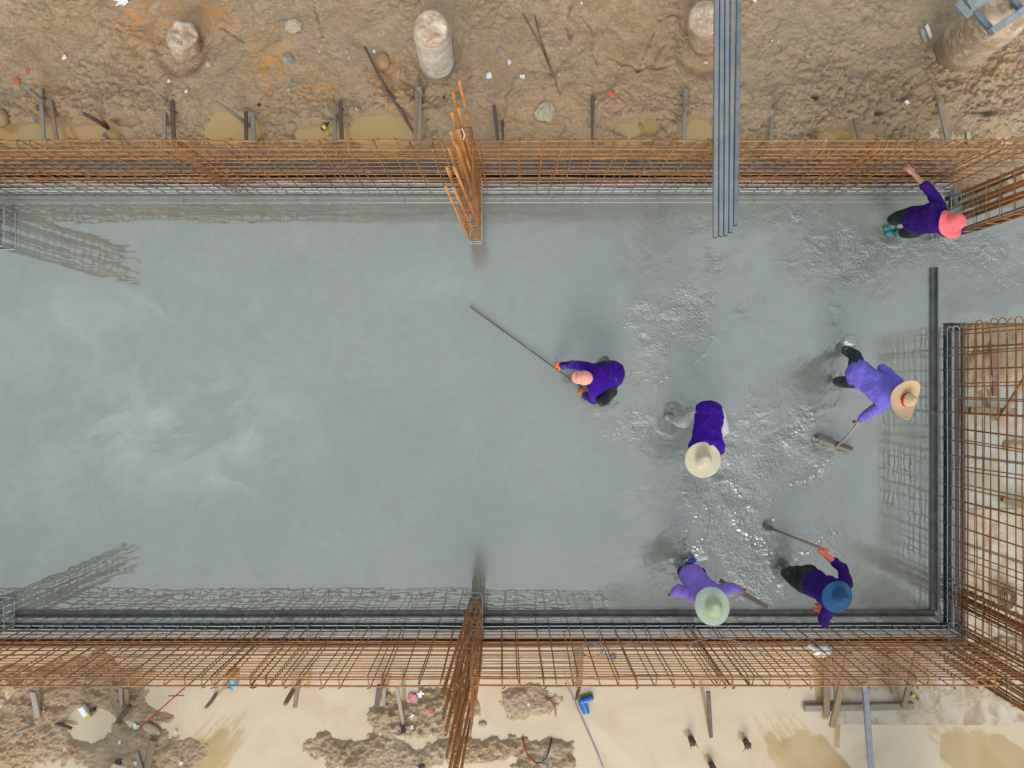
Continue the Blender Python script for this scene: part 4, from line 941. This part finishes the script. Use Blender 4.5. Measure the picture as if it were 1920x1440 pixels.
def hand_caps(mb, w, tip, side, curl, grow=0.0, k=1.0):
    """palm and five fingers from wrist w toward tip; side = where the thumb is; curl in radians per joint"""
    w, tip = Vector(w), Vector(tip); d = (tip - w).normalized(); s = Vector(side); s = (s - d * s.dot(d)).normalized(); nrm = s.cross(d).normalized()
    if nrm.z > 0: nrm = -nrm       # palm faces down
    pl = .085 * k; mb.cap(w, w + d * pl * .35, .026 + grow, .034 + grow, s, .6); mb.cap(w + d * pl * .3, w + d * pl, .037 + grow, .04 + grow, s, .42)
    for j, (off, ln) in enumerate(((.031, .066), (.0105, .075), (-.0105, .070), (-.031, .055))):
        p = w + d * pl * .95 + s * off * 1.08; dd = (d + s * off * 2.2).normalized(); a = 0
        for q, fr in enumerate((.45, .31, .24)):
            a += curl * (.8 + .12 * j) if q else curl * .55; e = p + (dd * math.cos(a) + nrm * math.sin(a)) * ln * fr * k
            mb.cap(p, e, .0095 - .0008 * q + grow * .7, .009 - .0008 * q + grow * .7, None, 1, 8); p = e
    p = w + d * pl * .25 + s * .03; e = p + (d * .55 + s * .8 + nrm * .25).normalized() * .042 * k; mb.cap(p, e, .013 + grow, .0105 + grow, None, 1, 8)
    mb.cap(e, e + (d * .9 + s * .15 + nrm * .4).normalized() * .032 * k, .0105 + grow * .7, .009 + grow * .7, None, 1, 8)

def lathe(name, prof, mat, parent, center, axis, fwd, n=56, warp=None, sx=1.0, sy=1.0):
    axis = Vector(axis).normalized(); f = Vector(fwd); f = (f - axis * f.dot(axis)).normalized(); sd = axis.cross(f)
    L = parent_loc(parent); vs, uv, fs = [], [], []; s = 0
    for i, (r, z) in enumerate(prof):
        if i: s += math.hypot(r - prof[i-1][0], z - prof[i-1][1])
        for k in range(n + 1):
            a = 2 * math.pi * k / n; zz = z + (warp(r, a) if warp else 0)
            vs.append(Vector(center) + f * r * math.cos(a) * sx + sd * r * math.sin(a) * sy + axis * zz); uv.append((k / n, s * 2))
    m = n + 1
    for i in range(len(prof) - 1):
        for k in range(n): fs.append((i*m+k, i*m+k+1, (i+1)*m+k+1, (i+1)*m+k))
    return mkmesh(name, vs, fs, mat, parent, L, True, uv)

def person(label, J, shirt, trousers, boots, skin, fwd, sleeve=(1, 1), hem=.8, glove=None, curl=(.9, .9), seed=0, build=1.0, boot_h=.45, fold=.012):
    g = {k: Vector(v) for k, v in J.items()}
    t = thing('person', label, 'person', (g['pel'].x, g['pel'].y, 0), 'workers on the slab')
    side = (g['sR'] - g['sL']).normalized(); hs_ = (g['hR'] - g['hL']).normalized()
    fw = Vector(fwd).normalized(); spine = (g['neck'] - g['pel']).normalized()
    up = (g['head'] - g['neck']); up = (up.normalized() * .4 + Vector((0, 0, 1)) * .8).normalized(); fh = (fw - up * fw.dot(up)).normalized(); sdh = up.cross(fh)
    rot = Matrix((fh, sdh, up)).transposed()
    hd = g['head']
    b = MB(); e = MB()
    b.cap(g['pel'], g['pel'].lerp(g['chest'], .55), .135 * build, .125 * build, hs_, .62); b.cap(g['pel'].lerp(g['chest'], .5), g['chest'], .125 * build, .145 * build, side, .62)
    b.cap(g['chest'], g['neck'], .075, .055); b.cap(g['neck'], hd, .052, .052)
    b.cap(g['sL'], g['sR'], .055, .055)
    b.ell(hd + up * .045, (.093, .075, .098), rot); b.ell(hd - up * .045 + fh * .022, (.066, .058, .06), rot)
    b.ell(hd + fh * .10 + up * .0, (.02, .013, .018), rot, 10, 8); b.ell(hd + fh * .085 + up * .035, (.02, .045, .012), rot, 10, 8); b.ell(hd + fh * .085 - up * .055, (.014, .024, .009), rot, 10, 8)
    for q in (-1, 1):
        b.ell(hd + sdh * .076 * q - fh * .005, (.02, .009, .032), rot, 10, 8); e.ell(hd + fh * .088 + sdh * .032 * q + up * .018, (.006, .012, .007), rot, 8, 6)
    e.ell(hd + fh * .094 - up * .056, (.006, .019, .003), rot, 8, 6)
    for S in 'LR':
        b.cap(g['s'+S], g['e'+S], .05, .04); b.cap(g['e'+S], g['w'+S], .04, .027)
        b.cap(g['h'+S], g['k'+S], .08, .052); b.cap(g['k'+S], g['a'+S], .052, .036); b.cap(g['a'+S], g['f'+S], .038, .032)
        th = J.get('th'+S) or (up.cross(g['t'+S] - g['w'+S]) * (1 if S == 'R' else -1))
        hand_caps(b, g['w'+S], g['t'+S], th, curl[0 if S == 'L' else 1])
    solid('body', b, .0085, M[skin], t, 1, 0, extra=e)
    b = MB()
    w0, w1 = .165 * build, .172 * build
    b.cap(g['pel'] - spine * .05, g['pel'].lerp(g['chest'], .5), w0, w0 * .93, hs_, .72); b.cap(g['pel'].lerp(g['chest'], .45), g['chest'], w0 * .93, w1, side, .70)
    b.cap(g['chest'].lerp(g['sL'], .5), g['chest'].lerp(g['sR'], .5), .105, .105); b.cap(g['chest'], g['neck'] - (g['neck'] - g['chest']) * .35, .10, .075)
    for i, S in enumerate('LR'):
        b.cap(g['chest'].lerp(g['s'+S], .55), g['s'+S], .085, .075); b.cap(g['s'+S], g['e'+S], .074, .058)
        if sleeve[i] > 0: b.cap(g['e'+S], g['e'+S].lerp(g['w'+S], sleeve[i] * .9), .058, .047 if sleeve[i] > .8 else .055)
    solid('shirt', b, .011, M[shirt], t, 2, fold, 8, seed)
    b = MB(); b.cap(g['hL'], g['hR'], .10, .10); b.cap(g['pel'] - spine * .03, (g['hL'] + g['hR']) / 2, .12 * build, .115 * build, hs_, .75)
    for S in 'LR':
        b.cap(g['h'+S], g['k'+S], .100, .075)
        if hem > 0: b.cap(g['k'+S], g['k'+S].lerp(g['a'+S], hem), .075, .066)
    solid('trousers', b, .011, M[trousers], t, 2, .009, 9, seed + 4)
    for S in 'LR':
        b = MB(); b.cap(g['a'+S].lerp(g['k'+S], boot_h), g['a'+S], .062, .056); b.cap(g['a'+S] - Vector((0, 0, .02)), g['f'+S], .055, .05, None, .85); solid('boot', b, .01, M[boots], t, 2, .003, 14, seed)
    if glove:
        for i, S in enumerate('LR'):
            th = J.get('th'+S) or (up.cross(g['t'+S] - g['w'+S]) * (1 if S == 'R' else -1))
            b = MB(); hand_caps(b, g['w'+S], g['t'+S], th, curl[i], .0045, 1.03); dw = (g['w'+S] - g['e'+S]).normalized(); b.cap(g['w'+S] - dw * .07, g['w'+S], .044, .036)
            solid('glove', b, .0055, M[glove], t, 1)
    t_ = dict(hd=hd, up=up, fh=fh, sd=sdh, rot=rot, t=t); return t_

def brimmed(P, mat, R_, axis, cr=.095, ch=.12, droop=0.03, wav=.008, n=56, band=None, tilt_off=.035, name='hat', sx=1, sy=1, curlup=0.0, dome=.6, cr_top=.8):
    c = P['hd'] + P['up'] * tilt_off
    prof = [(.001, ch), (cr * .35, ch * .995), (cr * cr_top * .75, ch * .96), (cr * cr_top, ch * .86), (cr * .95, ch * .4), (cr, .02), (cr * 1.06, .004), (cr * 1.25, 0)]
    m = 10
    for k in range(1, m + 1):
        u = k / m; r = cr * 1.25 + (R_ - cr * 1.25) * u; prof.append((r, -droop * u ** 1.5 + .002))
    prof += [(R_ + .003, prof[-1][1] - .004), (R_ - .004, prof[-1][1] - .008)]
    for k in range(6, -1, -1):
        u = k / 7; r = cr * 1.1 + (R_ - cr * 1.1) * u; prof.append((r, -droop * u ** 1.5 - .006))
    prof += [(cr * .93, .0), (cr * .88, ch * .4), (cr * cr_top * .9, ch * .8), (.001, ch * .93)]
    ph = random.random() * 6
    def wp(r, a):
        u = max(0, (r - cr) / (R_ - cr)); return u * (wav * (math.sin(2 * a + ph) + .6 * math.sin(3 * a + 2 * ph)) + curlup * math.sin(a) ** 2 * u)
    o = lathe(name, prof, M[mat], P['t'], c, axis, P['fh'], n, wp, sx, sy)
    if band: lathe('hat_band', [(cr * 1.03, .018), (cr * 1.035, .022), (cr * 1.01, .042), (cr * .97, .044)], M[band], o, c, axis, P['fh'], n)
    return o

# squatting worker with the salmon cap and the long rod
J = dict(pel=W(1149, 701, .40), chest=W(1119, 712, .66), neck=W(1107, 711, .75), head=W(1097, 709, .80), sR=W(1112, 692, .63), sL=W(1114, 734, .62), eR=W(1081, 684, .42), wR=W(1053, 685, .14), tR=W(1032, 684, .03),
         eL=W(1113, 749, .38), wL=W(1096, 740, .13), tL=W(1081, 728, .03), hR=W(1149, 689, .36), hL=W(1147, 716, .36), kL=W(1129, 751, .55), aL=W(1150, 733, .10), fL=W(1128, 742, .03), kR=W(1116, 692, .46), aR=W(1147, 690, .10), fR=W(1126, 690, .03))
P = person('person squatting in dark purple with a salmon cap and orange gloves, pulling a long rod', J, 'purple', 'black', 'mudboot', 'skin', (-1, .05, -.25), (1, 1), .9, 'glove', (1.0, 1.0), 1, 1.08)
c = P['hd'] + P['up'] * .05
def cw(r, a): return 0
b = MB(); b.ell(c + P['up'] * .005, (.113, .094, .098), P['rot'], 24, 14); b.v = [v for v in b.v]
capo = solid('cap', b, .007, M['capc'], P['t'], 1)
b = MB(); b.ell(c + P['fh'] * .075 - P['up'] * .022, (.098, .084, .014), P['rot'], 24, 10); L_ = solid('cap_peak', b, .005, M['capc'], P['t'], 1)
b = MB(); b.tube([c + P['sd'] * q * .0955 + P['up'] * (.09 * math.cos(a)) * 0 + Vector((0, 0, 0)) for q, a in ((-1, 0),)] + [c + P['rot'] @ Vector((.012, .0955 * math.sin(R(a)), .005 + .0995 * math.cos(R(a)))) for a in range(-80, 81, 16)], .0022, 5); b.build('cap_seam', M['redp'], P['t'])
b = MB(); b.ell(c - P['up'] * .05 - P['fh'] * .02, (.095, .084, .06), P['rot'], 18, 10); b.build('hair', M['hair'], P['t'])
b = MB(); a, d = W(881, 575, .03), W(1092, 727, .05); b.box(a, d, .013, .012); b.box(a + Vector((.008, .014, .0)), d + Vector((.002, .004, .0)), .004, .008); one('screed_rod', 'long thin dark screed rod held low over the concrete by the squatting worker', 'rod', b, M['steel'])

# worker bent over with the round cream hat
J = dict(pel=W(1330, 778, .80), chest=W(1325, 826, .93), neck=W(1320, 844, .99), head=W(1317, 858, 1.01), sR=W(1303, 834, .90), sL=W(1347, 834, .90), eR=W(1299, 842, .62), wR=W(1306, 852, .40), tR=W(1310, 860, .24),
         eL=W(1349, 844, .62), wL=W(1338, 852, .40), tL=W(1334, 860, .24), hR=W(1315, 776, .76), hL=W(1345, 776, .76), kR=W(1282, 793, .44), aR=W(1262, 786, .10), fR=W(1251, 782, .02), kL=W(1356, 806, .44), aL=W(1342, 792, .08), fL=W(1345, 806, .02))
P = person('person bent double in deep purple under a round cream straw hat', J, 'purple', 'palecloth', 'paleboot', 'skin', (0, -.8, -.6), (1, 1), .45, None, (.7, .7), 2, 1.12, .75)
brimmed(P, 'cream', .222, (-.01, -.02, 1), .10, .145, .008, .004, cr_top=.72, tilt_off=.06)

# worker in violet with golden straw hat and squeegee
J = dict(pel=W(1613, 702, .88), chest=W(1662, 737, 1.12), neck=W(1680, 745, 1.20), head=W(1692, 748, 1.26), sR=W(1652, 762, 1.08), sL=W(1684, 716, 1.10), eR=W(1633, 772, .86), wR=W(1613, 787, .68), tR=W(1602, 796, .58),
         eL=W(1655, 692, .95), wL=W(1672, 712, .74), tL=W(1668, 726, .66), hL=W(1607, 688, .84), hR=W(1608, 713, .84), kL=W(1603, 667, .46), aL=W(1586, 656, .10), fL=W(1574, 650, .01), kR=W(1585, 716, .46), aR=W(1570, 716, .10), fR=W(1558, 716, .01))
P = person('person in violet blue shirt and wide golden straw hat pushing a squeegee', J, 'violet', 'jeans', 'mudboot', 'skindark', (.9, -.3, -.3), (1, 1), .9, None, (1.0, 1.0), 3, 1.05)
brimmed(P, 'straw', .238, (.36, -.13, .90), .088, .14, .02, .004, band='band', sx=.95, sy=1.0, curlup=.09, cr_top=.6, tilt_off=.045)
t = thing('squeegee', 'long handled concrete squeegee with a double wooden blade, held by the violet worker', 'squeegee', W(1566, 835, 0))
b = MB(); b.tube([W(1614, 785, .72), W(1588, 820, .30), W(1567, 838, .07)], .016, 8); b.build('handle', M['woodgrey'], t)
b = MB(); b.box(W(1531, 818, .06), W(1596, 841, .06), .05, .10); b.build('blade', M['steel'], t, False)
b = MB(); b.box(W(1535, 826, .05), W(1597, 847, .05), .045, .035); b.build('blade_strip', M['woodgrey'], t, False)

# worker in dark purple with a coral pink hat reaching for the mesh
J = dict(pel=W(1720, 414, .92), chest=W(1753, 408, 1.18), neck=W(1770, 414, 1.27), head=W(1782, 419, 1.34), sL=W(1763, 387, 1.17), eL=W(1737, 351, 1.16), wL=W(1712, 325, 1.12), tL=W(1695, 306, 1.14), sR=W(1775, 432, 1.14), eR=W(1797, 430, .98), wR=W(1752, 432, .80), tR=W(1738, 433, .74),
         hL=W(1706, 404, .86), hR=W(1716, 430, .86), kL=W(1676, 410, .52), aL=W(1674, 424, .10), fL=W(1662, 428, .02), kR=W(1700, 436, .50), aR=W(1683, 436, .10), fR=W(1666, 437, .02))
P = person('person in dark purple with a coral pink bucket hat reaching up to the north mesh', J, 'darkpurple', 'black', 'teal', 'skin', (.8, -.5, -.3), (.12, .1), .25, None, (.35, .6), 4, 1.12, .25)
brimmed(P, 'pinkc', .168, (.34, .10, 1), .100, .135, .035, .014, 48, sx=1.1, sy=.98, cr_top=.8)

# worker with the green woven hat
J = dict(pel=W(1301, 1082, .88), chest=W(1325, 1113, 1.15), neck=W(1332, 1127, 1.25), head=W(1336, 1136, 1.31), sR=W(1300, 1117, 1.10), eR=W(1272, 1105, .95), wR=W(1262, 1113, .80), tR=W(1256, 1121, .68), sL=W(1351, 1108, 1.10), eL=W(1373, 1101, .93), wL=W(1388, 1107, .76), tL=W(1402, 1113, .66),
         hR=W(1291, 1078, .84), hL=W(1309, 1076, .84), kR=W(1281, 1073, .48), aR=W(1286, 1068, .10), fR=W(1292, 1076, .02), kL=W(1293, 1066, .48), aL=W(1291, 1060, .12), fL=W(1299, 1051, .03))
P = person('person in lilac shirt under a green and white woven hat, holding a batten', J, 'lilac', 'black', 'bluerub', 'skindark', (.2, -.9, -.3), (1, 1), .12, None, (.9, 1.0), 5, 1.05, .2)
brimmed(P, 'greenstraw', .212, (-.02, .06, 1), .10, .12, .05, .008, 64, sx=1.1, sy=.98, cr_top=.62)
b = MB(); b.box(W(1351, 1089, .86), W(1438, 1138, .42), .055, .03); one('batten', 'dark wooden batten held by the worker in the green woven hat', 'batten', b, M['wooddark'])

# worker with the blue hat and long tool
J = dict(pel=W(1524, 1092, .92), chest=W(1552, 1108, 1.20), neck=W(1562, 1115, 1.30), head=W(1570, 1119, 1.37), sL=W(1586, 1096, 1.20), eL=W(1582, 1066, 1.06), wL=W(1550, 1043, .97), tL=W(1528, 1018, .93), sR=W(1552, 1142, 1.16), eR=W(1545, 1168, 1.0), wR=W(1541, 1148, .90), tR=W(1534, 1130, .84),
         hL=W(1519, 1074, .86), hR=W(1509, 1099, .86), kL=W(1503, 1072, .48), aL=W(1484, 1070, .10), fL=W(1474, 1062, .02), kR=W(1488, 1088, .48), aR=W(1472, 1073, .10), fR=W(1460, 1065, .02))
P = person('person in dark purple with a blue hat and coral gloves, pulling a long handled tool', J, 'darkpurple', 'black', 'mudboot', 'skin', (.7, -.6, -.3), (.55, .6), .9, 'glovered', (1.0, 1.0), 6, 1.08)
brimmed(P, 'bluehat', .192, (.10, -.05, 1), .092, .13, .035, .004, cr_top=.62)
t = thing('concrete_rake', 'wooden handled rake with a dark head, pulled by the blue hatted worker', 'rake', W(1440, 988, 0))
b = MB(); b.tube([W(1546, 1032, .97), W(1534, 1025, .93), W(1490, 1008, .50), W(1446, 991, .06)], [.015, .016, .017, .017], 8); b.build('handle', M['wood'], t)
b = MB(); b.box(W(1432, 984, .03), W(1447, 992, .03), .07, .05); b.build('head', M['steel'], t, False)
